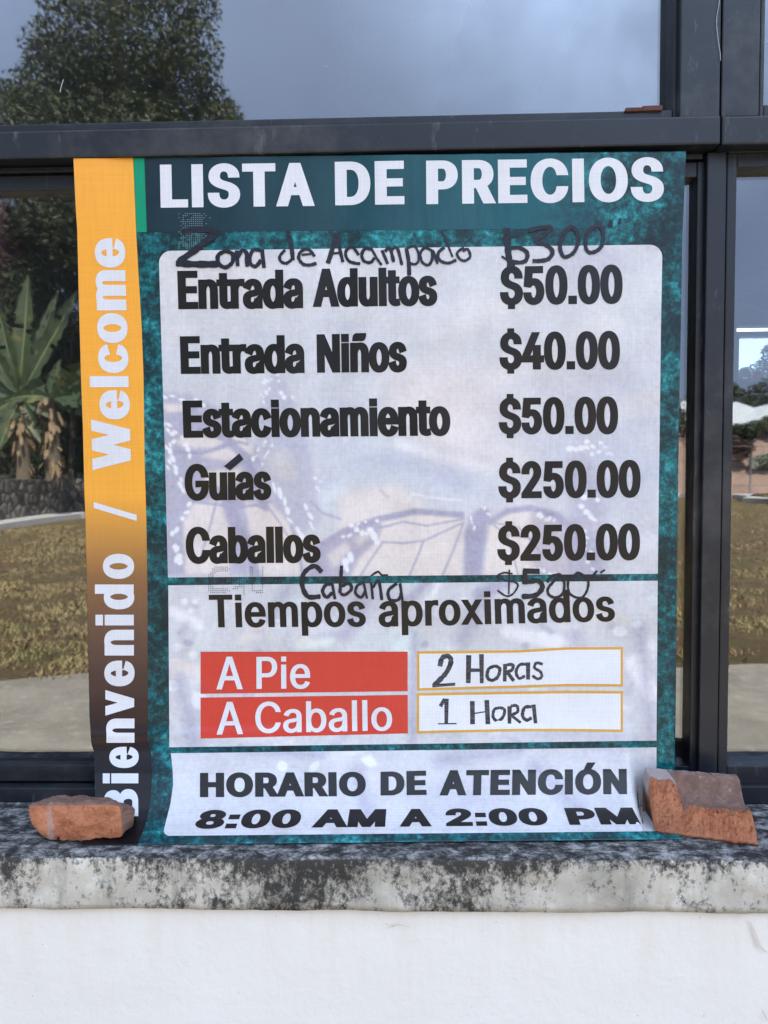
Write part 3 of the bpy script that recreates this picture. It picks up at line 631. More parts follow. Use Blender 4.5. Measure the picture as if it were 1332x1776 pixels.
grid_px('hours_panel', [(296.5, 1306.5), (299.5, 1335), (300.5, 1360), (296, 1393), (288, 1425), (284, 1441), (286, 1447), (292, 1450)], [(1138.5, 1296), (1138.5, 1340), (1141, 1385), (1146, 1425), (1150, 1436), (1150, 1439), (1148, 1440.5), (1143, 1442)], 430, 130, 1, M['ink_panel'], panel_ink)

# ---- lettering: outlines of the built-in face, thickened separately across and along, laid into image quads
GLYPHS = {      # letter outlines: advance, contours of 'x,y[,out handle,in handle]' in thousandths
    '$': (447, '202,-74|202,583|244,583|244,-74;224,-9,187,-9,155,-3|128,9,100,21,79,38|64,60,49,82,40,107|38,137|104,137,106,117,112,101|123,88,134,75,149,65|166,59,184,52,203,49|224,49,247,49,268,53|286,60,304,68,319,78|329,92,340,105,346,121|346,139,346,155,341,169|332,179,323,189,311,198|296,205,281,211,264,217|245,222|184,239,142,251,109,268|86,289,63,311,52,339|52,372,52,401,60,426|75,448,90,469,111,486|138,498,164,510,194,516|227,516,261,516,290,510|316,498,342,486,362,469|377,449,392,428,400,404|401,378|337,378,335,403,323,423|302,437,281,451,256,459|225,459,203,459,184,455|167,448,151,441,138,431|129,418,120,406,115,391|115,376,115,358,120,344|131,334,142,323,154,314|169,308,184,302,199,297|212,293|264,279,279,275,295,270|312,264,328,257,344,248|359,238,373,227,385,214|395,198,404,181,408,162|408,139,408,111,401,86|386,64,372,41,351,24|323,11,296,-2,263,-9'),
    '.': (188, '95,-4,83,-4,72,0|63,9,54,18,50,28|50,41,50,54,54,65|63,73,72,82,83,87|95,87,108,87,119,82|128,73,137,65,141,54|141,41,141,28,137,18|128,9,119,0,108,-4'),
    '0': (453, '227,-7,189,-7,157,3|130,24,103,45,83,74|69,113,55,152,48,199|48,254,48,309,55,356|69,395,83,434,104,464|130,484,157,505,189,516|227,516,264,516,296,505|323,484,350,464,370,434|384,395,398,356,405,309|405,254,405,199,398,152|384,113,370,74,350,45|323,24,297,3,264,-7;227,50,252,50,273,58|290,74,308,90,321,113|330,144,339,174,344,211|344,254,344,297,339,334|330,365,321,395,308,419|290,435,273,451,252,460|227,460,202,460,180,451|163,435,146,419,132,395|123,365,114,334,109,297|109,254,109,211,114,174|123,144,132,113,146,90|163,74,180,58,202,50'),
    '1': (453, '76,0|76,55|391,55|391,0;276,509|276,0|212,0|212,448|209,448|86,358|86,427|198,509'),
    '2': (453, '64,0|64,47|234,229,254,249,270,267|282,282,295,298,304,313|311,327,317,341,320,356|320,371,320,390,316,405|308,419,299,432,288,442|273,449,259,456,242,460|224,460,204,460,187,456|172,447,158,439,147,428|139,413,131,399,127,382|127,362|66,362,66,392,72,419|86,442,100,465,119,483|143,496,167,509,194,516|225,516,255,516,282,509|306,497,329,484,348,467|361,445,374,424,381,399|381,372,381,354,378,335|371,318,364,300,353,280|336,259,319,237,296,211|267,180|153,60|153,57|389,57|389,0'),
    '4': (453, '40,105|40,158|247,509|311,509|109,166|109,163|413,163|413,105;282,0|282,121|282,146|282,318|343,318|343,0'),
    '5': (453, '221,-7,191,-7,164,-1|140,11,116,23,97,39|83,60,69,81,61,104|60,130|122,130,124,115,129,101|138,89,147,77,159,67|173,60,188,53,204,50|221,50,242,50,260,55|276,64,292,74,305,87|314,104,323,121,328,141|328,162,328,184,323,204|314,221,304,238,291,252|275,262,258,272,239,277|218,277,201,277,184,274|167,268,151,263,138,255|128,246|67,253|96,509|366,509|366,452|151,452|134,301|136,301,147,311,161,319|178,325,194,331,211,334|229,334,253,334,274,329|294,321,313,313,331,301|345,285,359,270,371,252|379,231,387,210,391,188|391,163,391,130,384,101|369,76,354,50,334,30|309,15,283,1,254,-7'),
    '8': (453, '226,-7,192,-7,162,-1|136,11,109,24,89,40|74,62,59,83,52,108|52,135,52,157,56,177|65,195,74,213,86,229|101,241,116,253,133,261|153,265|153,267,128,273,108,287|93,308,78,329,70,353|70,380,70,406,77,429|90,450,104,470,122,486|146,498,169,510,196,516|226,516,256,516,283,510|306,498,329,486,348,470|361,450,375,429,382,406|382,380,382,353,374,329|359,308,344,287,325,273|300,267|300,265,319,261,336,253|351,241,366,229,378,213|387,195,396,177,401,157|401,135,401,108,393,83|378,62,364,40,343,24|317,11,291,-1,260,-7;226,49,249,49,268,53|285,60,301,68,314,78|323,91,332,105,337,121|337,139,337,158,332,174|322,189,313,203,300,214|283,223,266,231,247,235|226,235,205,235,186,231|169,223,152,214,139,203|130,189,120,174,115,158|115,139,115,121,120,105|129,91,138,78,151,68|167,60,184,53,204,49;226,290,244,290,260,293|274,300,288,307,299,318|307,330,315,343,319,358|319,376,319,393,315,407|308,420,300,433,289,443|275,449,261,456,245,460|226,460,208,460,191,456|177,449,163,443,152,433|145,420,137,407,133,393|133,376,133,358,137,343|145,330,152,318,163,307|178,300,192,293,208,290'),
    ':': (188, '95,-4,83,-4,72,0|63,9,54,18,50,28|50,41,50,54,54,65|63,73,72,82,83,87|95,87,108,87,119,82|128,73,137,65,141,54|141,41,141,28,137,18|128,9,119,0,108,-4;95,271,83,271,72,275|63,284,54,293,50,304|50,316,50,329,54,340|63,349,72,357,83,362|95,362,108,362,119,357|128,349,137,340,141,329|141,316,141,304,137,293|128,284,119,275,108,271'),
    'A': (480, '16,0|201,509|276,509|463,0|395,0|287,302,281,321,273,344|264,372,255,400,245,435|232,478|245,478,233,435,222,399|213,371,204,343,196,320|191,302|85,0;110,142|110,199|370,199|370,142'),
    'B': (456, '60,0|60,509|241,509,276,509,306,503|329,491,352,479,369,462|381,442,392,422,398,399|398,374,398,352,394,334|387,320,379,306,369,294|356,286,344,277,330,271|315,267|315,262,331,261,347,255|363,245,379,235,392,221|402,203,413,185,418,163|418,136,418,111,412,87|400,67,388,46,370,30|344,18,319,6,287,0|247,0;125,57|245,57,284,57,313,65|330,80,347,95,355,114|355,137,355,154,351,170|342,184,334,198,321,209|306,218,290,227,271,231|248,231|125,231;125,285|238,285,257,285,273,289|288,296,303,303,315,313|323,326,332,339,336,355|336,372,336,395,328,414|313,429,297,444,273,452|240,452|125,452'),
    'C': (510, '267,-7,223,-7,184,4|150,25,116,46,89,76|70,115,50,154,40,201|40,254,40,308,50,354|70,393,89,432,116,462|150,484,184,505,223,516|267,516,293,516,317,512|340,504,363,497,384,486|402,471,420,457,436,439|448,418,460,398,468,374|473,348|408,348,404,366,398,381|389,395,381,408,370,419|357,428,345,438,331,444|315,449,300,454,284,456|267,456,236,456,208,448|184,432,159,417,139,394|125,364,111,334,103,297|103,254,103,211,111,175|125,145,140,115,159,92|184,76,209,61,236,53|267,53,284,53,300,55|315,60,331,65,345,71|357,81,370,90,381,101|389,114,398,128,404,143|408,160|473,160,469,135,460,111|448,91,436,70,421,52|402,38,384,23,363,12|341,5,318,-3,293,-7'),
    'D': (502, '219,0|96,0|96,57|215,57,256,57,291,65|318,81,345,97,366,119|379,149,392,179,399,214|399,255,399,296,392,331|379,361,366,390,346,412|320,428,293,444,260,452|221,452|93,452|93,509|225,509,275,509,317,499|353,478,388,458,415,429|433,391,452,353,462,308|462,255,462,202,452,157|433,119,414,81,387,51|351,31,314,10,271,0;125,509|125,0|60,0|60,509'),
    'E': (419, '60,0|60,509|372,509|372,452|125,452|125,286|355,286|355,229|125,229|125,57|375,57|375,0'),
    'G': (520, '269,-7,223,-7,184,4|149,25,115,46,88,77|69,116,50,155,40,201|40,254,40,308,50,354|69,393,88,432,115,462|149,484,183,505,221,516|265,516,292,516,317,512|340,504,364,496,385,484|403,469,422,454,437,437|449,416,461,396,470,373|474,349|408,349,403,365,396,380|387,393,379,406,368,417|356,427,344,436,330,444|315,448,300,453,283,456|265,456,235,456,208,448|183,432,159,417,139,394|125,364,111,334,103,297|103,254,103,211,111,175|125,145,140,115,159,92|184,76,209,61,237,53|269,53,297,53,323,59|345,71,367,83,384,101|396,123,409,146,415,172|415,202|434,199|283,199|283,256|478,256|478,200,478,158,469,122|451,91,433,60,408,36|377,19,345,2,309,-7'),
    'H': (517, '60,0|60,509|125,509|125,289|392,289|392,509|457,509|457,0|392,0|392,232|125,232|125,0'),
    'I': (190, '60,0|60,509|125,509|125,0'),
    'L': (393, '60,0|60,509|125,509|125,57|361,57|361,0'),
    'M': (628, '60,0|60,509|152,509|277,187|287,159|299,123|311,84|322,49|307,49|318,83|330,121|342,158|352,187|476,509|568,509|568,0|504,0|504,291|504,327|505,369|506,413|507,457|513,457,508,441,503,426|498,409|482,363|467,322|456,291|342,0|286,0|170,291|159,321|145,361|129,408|112,457|119,457|120,416|121,372|122,328|122,291|122,0'),
    'N': (523, '60,0|60,509|136,509|343,183,349,174,355,164|363,151,370,138,379,123|388,107,396,90,405,73|414,55|405,54,403,72,401,90|401,108,400,126,399,142|399,157|399,195|399,509|463,509|463,0|387,0|202,290|177,331,169,345,159,362|148,381|108,452|119,454|122,384|124,328|125,291|125,0'),
    'O': (533, '267,-7,223,-7,184,4|150,25,116,46,90,76|70,115,50,154,40,201|40,254,40,308,50,354|70,393,90,432,116,462|150,484,184,505,223,516|267,516,311,516,350,505|384,484,418,462,444,432|464,393,483,354,493,308|493,254,493,201,483,154|464,115,444,76,418,46|384,25,350,4,311,-7;267,53,297,53,325,61|349,76,374,91,394,114|408,144,423,174,430,211|430,254,430,298,423,335|408,365,394,395,374,417|349,433,325,448,297,456|267,456,236,456,209,448|184,433,159,417,140,394|125,364,111,334,103,297|103,254,103,211,111,174|125,144,140,114,159,92|184,76,209,61,236,53'),
    'P': (445, '60,0|60,509|235,509,274,509,307,502|332,487,358,473,377,454|390,430,402,405,409,378|409,348,409,317,402,290|390,265,377,241,358,222|332,207,307,193,274,186|235,186|109,186|109,242|233,242,259,242,281,247|297,256,313,265,325,278|333,294,341,310,344,328|344,348,344,368,341,386|333,402,325,417,313,430|297,439,280,448,259,452|232,452|125,452|125,0'),
    'R': (449, '60,0|60,509|236,509,275,509,307,502|333,489,359,475,378,457|390,433,403,410,409,382|409,352,409,321,403,295|390,271,378,248,359,230|333,217,307,204,275,198|236,198|96,198|96,255|234,255,260,255,281,259|298,267,314,275,326,286|334,300,341,315,345,332|345,352,345,372,341,390|334,405,326,420,314,431|298,440,281,448,259,452|233,452|125,452|125,0;353,0|230,229|303,229|428,0'),
    'S': (447, '224,-9,187,-9,155,-3|128,9,100,21,79,38|64,60,49,82,40,107|38,137|104,137,106,117,112,101|123,88,134,75,149,65|166,59,184,52,203,49|224,49,247,49,268,53|286,60,304,68,319,78|329,92,340,105,346,121|346,139,346,155,341,169|332,179,323,189,311,198|296,205,281,211,264,217|245,222|184,239,142,251,109,268|86,289,63,311,52,339|52,372,52,401,60,426|75,448,90,469,111,486|138,498,164,510,194,516|227,516,261,516,290,510|316,498,342,486,362,469|377,449,392,428,400,404|401,378|337,378,335,403,323,423|302,437,281,451,256,459|225,459,203,459,184,455|167,448,151,441,138,431|129,418,120,406,115,391|115,376,115,358,120,344|131,334,142,323,154,314|169,308,184,302,199,297|212,293|264,279,279,275,295,270|312,264,328,257,344,248|359,238,373,227,385,214|395,198,404,181,408,162|408,139,408,111,401,86|386,64,372,41,351,24|323,11,296,-2,263,-9'),
    'T': (449, '32,452|32,509|417,509|417,452|257,452|257,0|193,0|193,452'),
    'W': (686, '155,0|16,509|82,509|163,196,168,179,172,163|175,145|187,94,190,76,194,58|197,40|189,40,193,58,196,76|200,94,203,111,207,128|211,145|224,196|306,509|380,509|462,196,466,179,470,163|474,145|486,94,490,76,494,58|497,40|488,40,492,58,495,76|499,94,502,111,506,128|510,145|523,196|603,509|670,509|530,0|455,0|368,323,362,344,357,367|351,391,346,416,341,444|336,475|350,475,345,445,340,419|335,395,330,371,324,347|318,323|230,0'),
    'a': (389, '160,-9,136,-9,114,-4|94,5,75,14,59,27|48,45,36,62,30,83|30,108,30,130,35,147|43,161,52,175,63,185|78,193,92,201,108,207|125,211,143,215,160,218|178,220|234,227,248,228,258,231|265,235,272,239,276,245|276,255|276,257,276,272,273,286|267,297,261,308,252,316|240,322,228,328,213,331|196,331,178,331,162,328|149,322,136,317,126,309|118,301,110,292,104,283|100,274|41,291,50,314,62,332|79,346,95,360,113,369|133,375,153,381,173,384|194,384,208,384,223,383|239,379,255,376,271,370|286,360,301,351,313,338|322,320,332,303,337,280|337,251|337,0|277,0|277,52|272,52,268,43,261,34|252,25,243,15,230,7|215,1,200,-5,182,-9;170,45,193,45,212,50|228,59,243,68,255,79|263,93,271,107,276,122|276,138|276,190,273,187,268,184|259,182,251,180,242,178|231,176|200,171|175,168,161,166,147,163|134,159,121,154,111,148|103,139,96,131,92,119|92,105,92,92,95,81|102,72,109,63,118,57|130,52,142,48,155,45'),
    'b': (424, '229,-8,206,-8,187,-4|172,4,158,12,146,21|138,31,129,42,123,51|118,59|112,59|112,0|53,0|53,509|114,509|114,319|118,319,123,327,129,336|137,346,145,356,157,365|171,373,186,381,205,384|229,384,261,384,289,376|313,361,337,345,356,322|370,293,383,263,390,229|390,189,390,149,383,114|370,84,356,55,337,32|313,16,289,0,261,-8;220,47,244,47,263,53|279,66,295,78,308,95|316,117,324,138,328,162|328,189,328,216,324,240|316,261,308,282,296,299|280,311,264,324,244,330|220,330,197,330,177,324|161,312,145,300,133,284|125,263,117,242,113,217|113,189,113,161,117,136|125,115,133,94,146,77|162,65,178,53,197,47'),
    'c': (396, '207,-8,173,-8,143,0|117,16,91,33,71,56|56,85,41,114,34,149|34,187,34,227,41,262|56,291,71,321,91,343|117,360,143,376,173,384|207,384,226,384,243,382|260,377,276,372,292,365|305,356,319,347,330,335|340,322,350,309,357,294|362,277|303,262,300,272,296,281|290,289,285,297,278,305|270,311,262,317,253,322|242,325,232,328,220,330|207,330,182,330,161,323|145,310,129,297,116,280|108,258,100,237,96,213|96,187,96,162,100,139|108,117,116,96,129,79|145,66,161,53,182,46|207,46,220,46,232,48|243,52,253,55,263,60|271,66,279,72,286,80|292,89,297,97,301,107|304,117|363,102,358,85,351,70|341,56,332,43,320,31|306,21,293,12,277,4|261,-1,244,-6,226,-8'),
    'd': (424, '195,-8,164,-8,136,0|111,16,87,32,68,55|55,84,41,114,34,149|34,189,34,229,41,263|55,293,69,322,88,345|112,361,136,376,164,384|196,384,219,384,238,381|253,373,268,365,279,356|287,346,296,336,302,327|306,319|311,319|311,509|372,509|372,0|313,0|313,59|307,59,302,51,295,42|287,31,278,21,267,12|252,4,238,-4,219,-8;205,47,227,47,247,53|263,65,279,77,291,94|299,115,308,136,312,161|312,189,312,217,308,242|300,263,292,284,279,300|263,312,247,324,228,330|205,330,181,330,161,324|145,311,129,299,116,282|108,261,100,240,96,216|96,189,96,162,100,138|109,117,117,95,129,78|145,66,161,53,181,47'),
    'e': (404, '212,-8,175,-8,143,0|117,16,90,33,70,56|56,85,41,114,34,148|34,187,34,226,41,260|55,290,69,319,89,343|115,359,141,376,171,384|205,384,226,384,246,381|266,374,285,367,303,356|319,341,335,326,348,306|357,282,366,258,371,228|371,194|371,169|75,169|75,221|338,221|310,202,310,227,306,249|298,269,290,288,278,303|263,314,247,325,228,330|205,330,182,330,163,325|146,313,130,302,118,288|109,270,100,251,96,232|96,211|96,178,96,150,101,126|110,106,120,87,134,72|151,61,168,51,189,46|212,46,228,46,241,48|254,53,266,57,277,64|285,73,294,82,301,93|306,105|365,91,359,71,349,54|335,39,321,24,303,13|283,4,262,-4,238,-8'),
    'i': (167, '53,0|53,379|114,379|114,0;84,443,72,443,62,447|54,455,45,462,41,472|41,483,41,494,45,504|54,512,62,520,72,524|84,524,95,524,106,520|114,512,122,504,126,494|126,483,126,472,122,462|114,455,106,447,95,443'),
    'l': (180, '59,0|59,509|121,509|121,0'),
    'm': (610, '53,0|53,379|112,379|112,295|108,295,113,316,121,332|132,346,144,359,157,369|172,376,187,383,203,386|219,386,247,386,270,378|287,361,305,344,316,322|321,295|312,295,317,313,325,329|337,343,349,357,364,367|381,375,398,382,416,386|437,386,459,386,479,381|497,372,515,362,530,348|541,328,551,309,557,285|557,255|557,0|496,0|496,254,496,281,488,301|473,313,457,325,439,330|419,330,402,330,387,327|374,320,362,313,352,303|345,290,339,278,335,263|335,247|335,0|274,0|274,260,274,281,267,298|253,311,239,324,221,330|199,330,185,330,171,327|158,320,144,313,134,303|126,289,118,276,114,258|114,238|114,0'),
    'n': (410, '114,227|114,0|53,0|53,379|112,379|112,287|102,287,114,322,131,347|152,362,174,377,199,384|227,384,253,384,276,379|295,369,314,358,330,342|341,321,352,299,357,273|357,240|357,0|296,0|296,235,296,265,288,288|273,304,258,321,237,329|210,329,192,329,175,325|161,317,146,309,135,298|126,283,118,267,114,249'),
    'o': (415, '207,-8,173,-8,143,0|117,16,91,33,71,56|56,85,41,114,34,149|34,187,34,227,41,262|56,291,71,321,91,343|117,360,143,376,173,384|207,384,242,384,273,376|299,360,325,343,345,321|359,291,374,262,381,227|381,187,381,149,374,114|359,85,345,56,325,33|299,16,273,0,242,-8;207,46,233,46,254,53|270,66,287,79,299,96|307,117,315,139,319,162|319,187,319,213,315,236|307,258,299,280,287,297|270,310,254,323,233,330|207,330,182,330,161,323|145,310,129,297,116,280|108,258,100,237,96,213|96,187,96,162,100,139|108,117,116,96,129,79|145,66,161,53,182,46'),
    'p': (424, '53,-143|53,379|112,379|112,319|118,319,123,327,129,336|137,346,145,356,157,365|171,373,186,381,205,384|229,384,261,384,289,376|313,361,337,345,356,322|370,293,383,263,390,229|390,189,390,149,383,114|370,84,356,55,337,32|313,16,289,0,261,-8|229,-8,206,-8,187,-4|173,4,158,12,146,21|138,31,130,42,123,51|118,59|114,59|114,-143;220,47,244,47,263,53|279,66,295,78,308,95|316,117,324,138,328,162|328,189,328,216,324,240|316,261,308,282,296,299|280,311,264,324,244,330|220,330,197,330,177,324|161,312,145,300,133,284|125,263,117,242,113,217|113,189,113,161,117,136|125,115,133,94,146,77|162,65,178,53,197,47'),
    'r': (259, '53,0|53,379|112,379|112,321|115,321,122,340,135,355|152,367,170,379,190,385|213,385|229,384|243,384|243,322|230,324,223,325,215,326|207,326,189,326,173,322|159,315,145,307,134,297|126,284,118,270,114,255|114,237|114,0'),
    's': (365, '182,-8,156,-8,133,-4|112,3,92,11,75,23|62,38,49,53,40,72|36,94|94,107,99,86,109,70|124,60,139,50,158,45|181,45,208,45,229,51|244,62,260,74,268,87|268,103,268,116,263,127|254,136,245,144,231,151|212,155|149,170,115,178,89,191|72,208,55,225,47,247|47,274,47,296,53,315|65,332,77,348,94,361|115,370,136,380,160,384|187,384,213,384,235,380|254,372,272,365,287,353|299,339,310,325,319,309|324,290|268,277,263,292,255,304|243,316,230,327,212,333|187,333,165,333,146,327|131,317,116,306,109,293|109,277,109,263,114,252|124,243,134,235,150,228|172,223|229,209,264,201,290,188|306,171,323,154,331,133|331,107,331,84,325,64|312,47,300,30,282,16|260,6,237,-3,211,-8'),
    't': (227, '204,379|204,327|6,327|6,379;65,471|126,471|126,98,126,81,129,69|136,61,143,54,154,50|170,50|185,51|202,54|213,2,207,0,200,-2|192,-3,184,-4,176,-4|168,-4,136,-4,110,4|92,21,74,38,65,62|65,93'),
    'u': (410, '182,-5,157,-5,134,0|115,11,95,21,80,37|69,59,58,80,53,107|53,139|53,379|114,379|114,144,114,114,121,91|137,75,152,58,173,50|200,50,218,50,235,54|249,62,264,70,275,81|283,97,292,112,296,131|296,153|296,379|357,379|357,0|298,0|298,92|307,92,295,57,279,32|257,17,235,2,211,-5'),
    'v': (389, '163,0|17,379|84,379|165,155,174,132,181,110|187,87,193,64,199,42|206,21|184,21,191,42,197,64|203,87,209,110,216,132|224,155|305,379|371,379|226,0'),
    'x': (379, '21,0|171,218|171,171|29,379|100,379|147,306,160,287,170,270|179,253,188,237,198,221|207,206|175,206,185,221,194,237|202,253,211,270,221,287|233,306|282,379|352,379|209,169|209,214|358,0|287,0|231,85,219,103,209,120|200,136,191,152,182,167|173,182|205,182,195,167,186,152|178,136,170,120,160,103|148,85|91,0'),
    'Ó': (533, '267,-7,223,-7,184,4|150,25,116,46,90,76|70,115,50,154,40,201|40,254,40,308,50,354|70,393,90,432,116,462|150,484,184,505,223,516|267,516,311,516,350,505|384,484,418,462,444,432|464,393,483,354,493,308|493,254,493,201,483,154|464,115,444,76,418,46|384,25,350,4,311,-7;267,53,297,53,325,61|349,76,374,91,394,114|408,144,423,174,430,211|430,254,430,298,423,335|408,365,394,395,374,417|349,433,325,448,297,456|267,456,236,456,209,448|184,433,159,417,140,394|125,364,111,334,103,297|103,254,103,211,111,174|125,144,140,114,159,92|184,76,209,61,236,53;240,558|288,659|356,659|290,558'),
    'ñ': (410, '114,227|114,0|53,0|53,379|112,379|112,287|102,287,114,322,131,347|152,362,174,377,199,384|227,384,253,384,276,379|295,369,314,358,330,342|341,321,352,299,357,273|357,240|357,0|296,0|296,235,296,265,288,288|273,304,258,321,237,329|210,329,192,329,175,325|161,317,146,309,135,298|126,283,118,267,114,249;250,446,241,446,233,448|225,450,217,453,209,457|202,460|182,470,176,473,171,475|167,475,161,475,156,472|153,466,151,460,149,454|149,448|106,448,107,468,111,485|120,498,129,512,143,518|161,518,170,518,178,517|185,514,193,511,200,508|207,504|226,494,232,491,237,490|243,490,249,490,253,492|256,496,259,500,261,507|262,517|304,517,303,496,298,479|289,466,280,453,266,446'),
    'ı': (167, '53,0|53,379|114,379|114,0'),
}
def _sq(x0, x1, y0, y1): return '|'.join('%d,%d' % p for p in ((x0, y0), (x0, y1), (x1, y1), (x1, y0)))
GLYPHS['i'] = (180, _sq(59, 121, 0, 378) + ';' + _sq(59, 121, 438, 509)); GLYPHS['.'] = (190, _sq(58, 128, 0, 74)); GLYPHS[':'] = (190, _sq(58, 128, 0, 74) + ';' + _sq(58, 128, 290, 364))
GLYPHS['$'] = (447, GLYPHS['$'][1].split(';')[1] + ';' + _sq(204, 242, -62, 30) + ';' + _sq(204, 242, 480, 571))
_glyph = {}
GS = .727 / .509 / 1000
CAP = .727
def glyph(ch):
    if ch in _glyph: return _glyph[ch]
    adv, txt = GLYPHS[ch]; out = []
    for c in txt.split(';'):
        b = [[float(v) * GS for v in p.split(',')] for p in c.split('|')]; n = len(b); pl = []
        for i in range(n):
            p0 = np.array(b[i][:2]); p3 = np.array(b[(i + 1) % n][:2])
            if len(b[i]) == 2: pl.append(p0); continue
            p1, p2 = np.array(b[i][2:4]), np.array(b[i][4:6])
            for t in np.arange(6) / 6: pl.append((1 - t) ** 3 * p0 + 3 * (1 - t) ** 2 * t * p1 + 3 * (1 - t) * t * t * p2 + t ** 3 * p3)
        keep = [pl[0]]
        for q in pl[1:]:
            if np.hypot(*(q - keep[-1])) > .0015: keep.append(q)
        if np.hypot(*(keep[0] - keep[-1])) < .0015: keep.pop()
        out.append(np.array(keep))
    _glyph[ch] = (out, adv * GS); return _glyph[ch]
def area(c): x, y = c[:, 0], c[:, 1]; return .5 * np.sum(x * np.roll(y, -1) - np.roll(x, -1) * y)
def thicken(conts, sx, dx, dy):
    big = max(conts, key=lambda c: abs(area(c))); sgn = 1.0 if area(big) > 0 else -1.0
    out = []
    for c in conts:
        c = c * np.array([sx, 1.0]); e = np.roll(c, -1, 0) - c; ln = np.linalg.norm(e, axis=1)[:, None] + 1e-9
        nn = np.stack([e[:, 1], -e[:, 0]], 1) / ln * sgn
        d = np.stack([nn[:, 0] * dx, nn[:, 1] * dy], 1)            # displacement of each edge
        dp = np.roll(d, 1, 0); npv = np.roll(nn, 1, 0)
        den = npv[:, 0] * nn[:, 1] - npv[:, 1] * nn[:, 0]
        a = np.sum(npv * dp, 1); b = np.sum(nn * d, 1)
        ok = np.abs(den) > .25
        den_s = np.where(ok, den, 1)
        mit = np.stack([(a * nn[:, 1] - b * npv[:, 1]) / den_s, (b * npv[:, 0] - a * nn[:, 0]) / den_s], 1)
        avg = (d + dp) / 2
        lim = 2.2 * max(dx, dy, 1e-6)
        ml = np.linalg.norm(mit, axis=1)[:, None]; mit = np.where(ml > lim, mit * lim / (ml + 1e-9), mit)
        out.append(c + np.where(ok[:, None], mit, avg))
    return out
def fill(conts):
    v, e = [], []
    for c in conts:
        n0 = len(v); n = len(c); v += [Vector((float(a), float(b))) for a, b in c]; e += [(n0 + i, n0 + (i + 1) % n) for i in range(n)]
    r = delaunay_2d_cdt(v, e, [], 1, 1e-5)
    P_ = np.array([(p.x, p.y) for p in r[0]]); tri = np.array([f for f in r[2] if len(f) == 3]); ctr = P_[tri].mean(1)
    wind = np.zeros(len(ctr), int)
    for c in conts:                      # non-zero winding: overlapping strokes of a letter are united
        a, b = c, np.roll(c, -1, 0)
        for (xa, ya), (xb, yb_) in zip(a, b):
            cr = (xb - xa) * (ctr[:, 1] - ya) - (ctr[:, 0] - xa) * (yb_ - ya)
            wind += ((ya <= ctr[:, 1]) & (yb_ > ctr[:, 1]) & (cr > 0)).astype(int) - ((ya > ctr[:, 1]) & (yb_ <= ctr[:, 1]) & (cr < 0)).astype(int)
    return P_, tri[wind != 0].tolist()
def word_mesh(text, sx, dx, dy, track=0.0):
    V, Fc = [], []; x = 0.0; n0 = 0
    for ch in text:
        if ch == ' ': x += .25 * sx; continue
        conts, adv = glyph(ch)
        v, f = fill(thicken(conts, sx, dx, dy)); V.append(v + np.array([x, 0])); Fc += [[i + n0 for i in q] for q in f]; n0 += len(v)
        x += adv * sx + track
    V = np.concatenate(V); V[:, 0] -= V[:, 0].min(); W = V[:, 0].max()
    base, top = -dy, CAP + dy
    return np.stack([V[:, 0] / W, (V[:, 1] - base) / (top - base)], 1), Fc
def quad_map(uv, q):
    (tl, tr, br, bl) = [np.array(p, float) for p in q]; u, v = uv[:, :1], uv[:, 1:]
    return (bl * (1 - u) + br * u) * (1 - v) + (tl * (1 - u) + tr * u) * v
def px_mesh(name, pieces, m, layer, step=11):
    """pieces: (points in the image, faces); cut on a lattice so that the sheet follows the cloth"""
    bm = bmesh.new()
    for P, Fc in pieces:
        vs = [bm.verts.new((float(a), float(b), 0)) for a, b in P]
        for f in Fc:
            try: bm.faces.new([vs[i] for i in f])
            except ValueError: pass
    xs = [v.co.x for v in bm.verts]; ys = [v.co.y for v in bm.verts]
    for y in np.arange(min(ys) + .37, max(ys), 4.0 if max(ys) > 1270 else step):
        bmesh.ops.bisect_plane(bm, geom=bm.verts[:] + bm.edges[:] + bm.faces[:], plane_co=(0, float(y), 0), plane_no=(0, 1, 0), dist=1e-4)
    for x in np.arange(min(xs) + .41, max(xs), step):
        bmesh.ops.bisect_plane(bm, geom=bm.verts[:] + bm.edges[:] + bm.faces[:], plane_co=(float(x), 0, 0), plane_no=(1, 0, 0), dist=1e-4)
    P = np.array([(v.co.x, v.co.y) for v in bm.verts]); q = on_banner(P[:, 0], P[:, 1], layer)
    for v, c in zip(bm.verts, q): v.co = c
    bm.normal_update()
    for f in bm.faces:
        if f.normal.y > 0: f.normal_flip()
    return from_bm(name, bm, m, ban, True)
def words(name, lst, m, style, layer=2):
    for t, q in lst:
        uv, f = word_mesh(t, *style); px_mesh(name, [(quad_map(uv, q), f)], m, layer)
BLK = (.585, .046, .034, .016)           # heavy condensed
MED = (.86, .020, .008, .012)
WID = (1.0, .078, .046, .075)           # heavy wide
words('heading_text', [('LISTA', [(277.5, 286), (545, 282.5), (546, 357.5), (279, 360.5)]), ('DE', [(580.5, 281), (700.5, 279), (701.5, 354.5), (581.5, 356.5)]), ('PRECIOS', [(739, 279), (1150, 273.5), (1151.5, 349), (739.5, 354.5)])], M['white_ink'], (.80, .060, .034, .080))
B = M['black_ink']
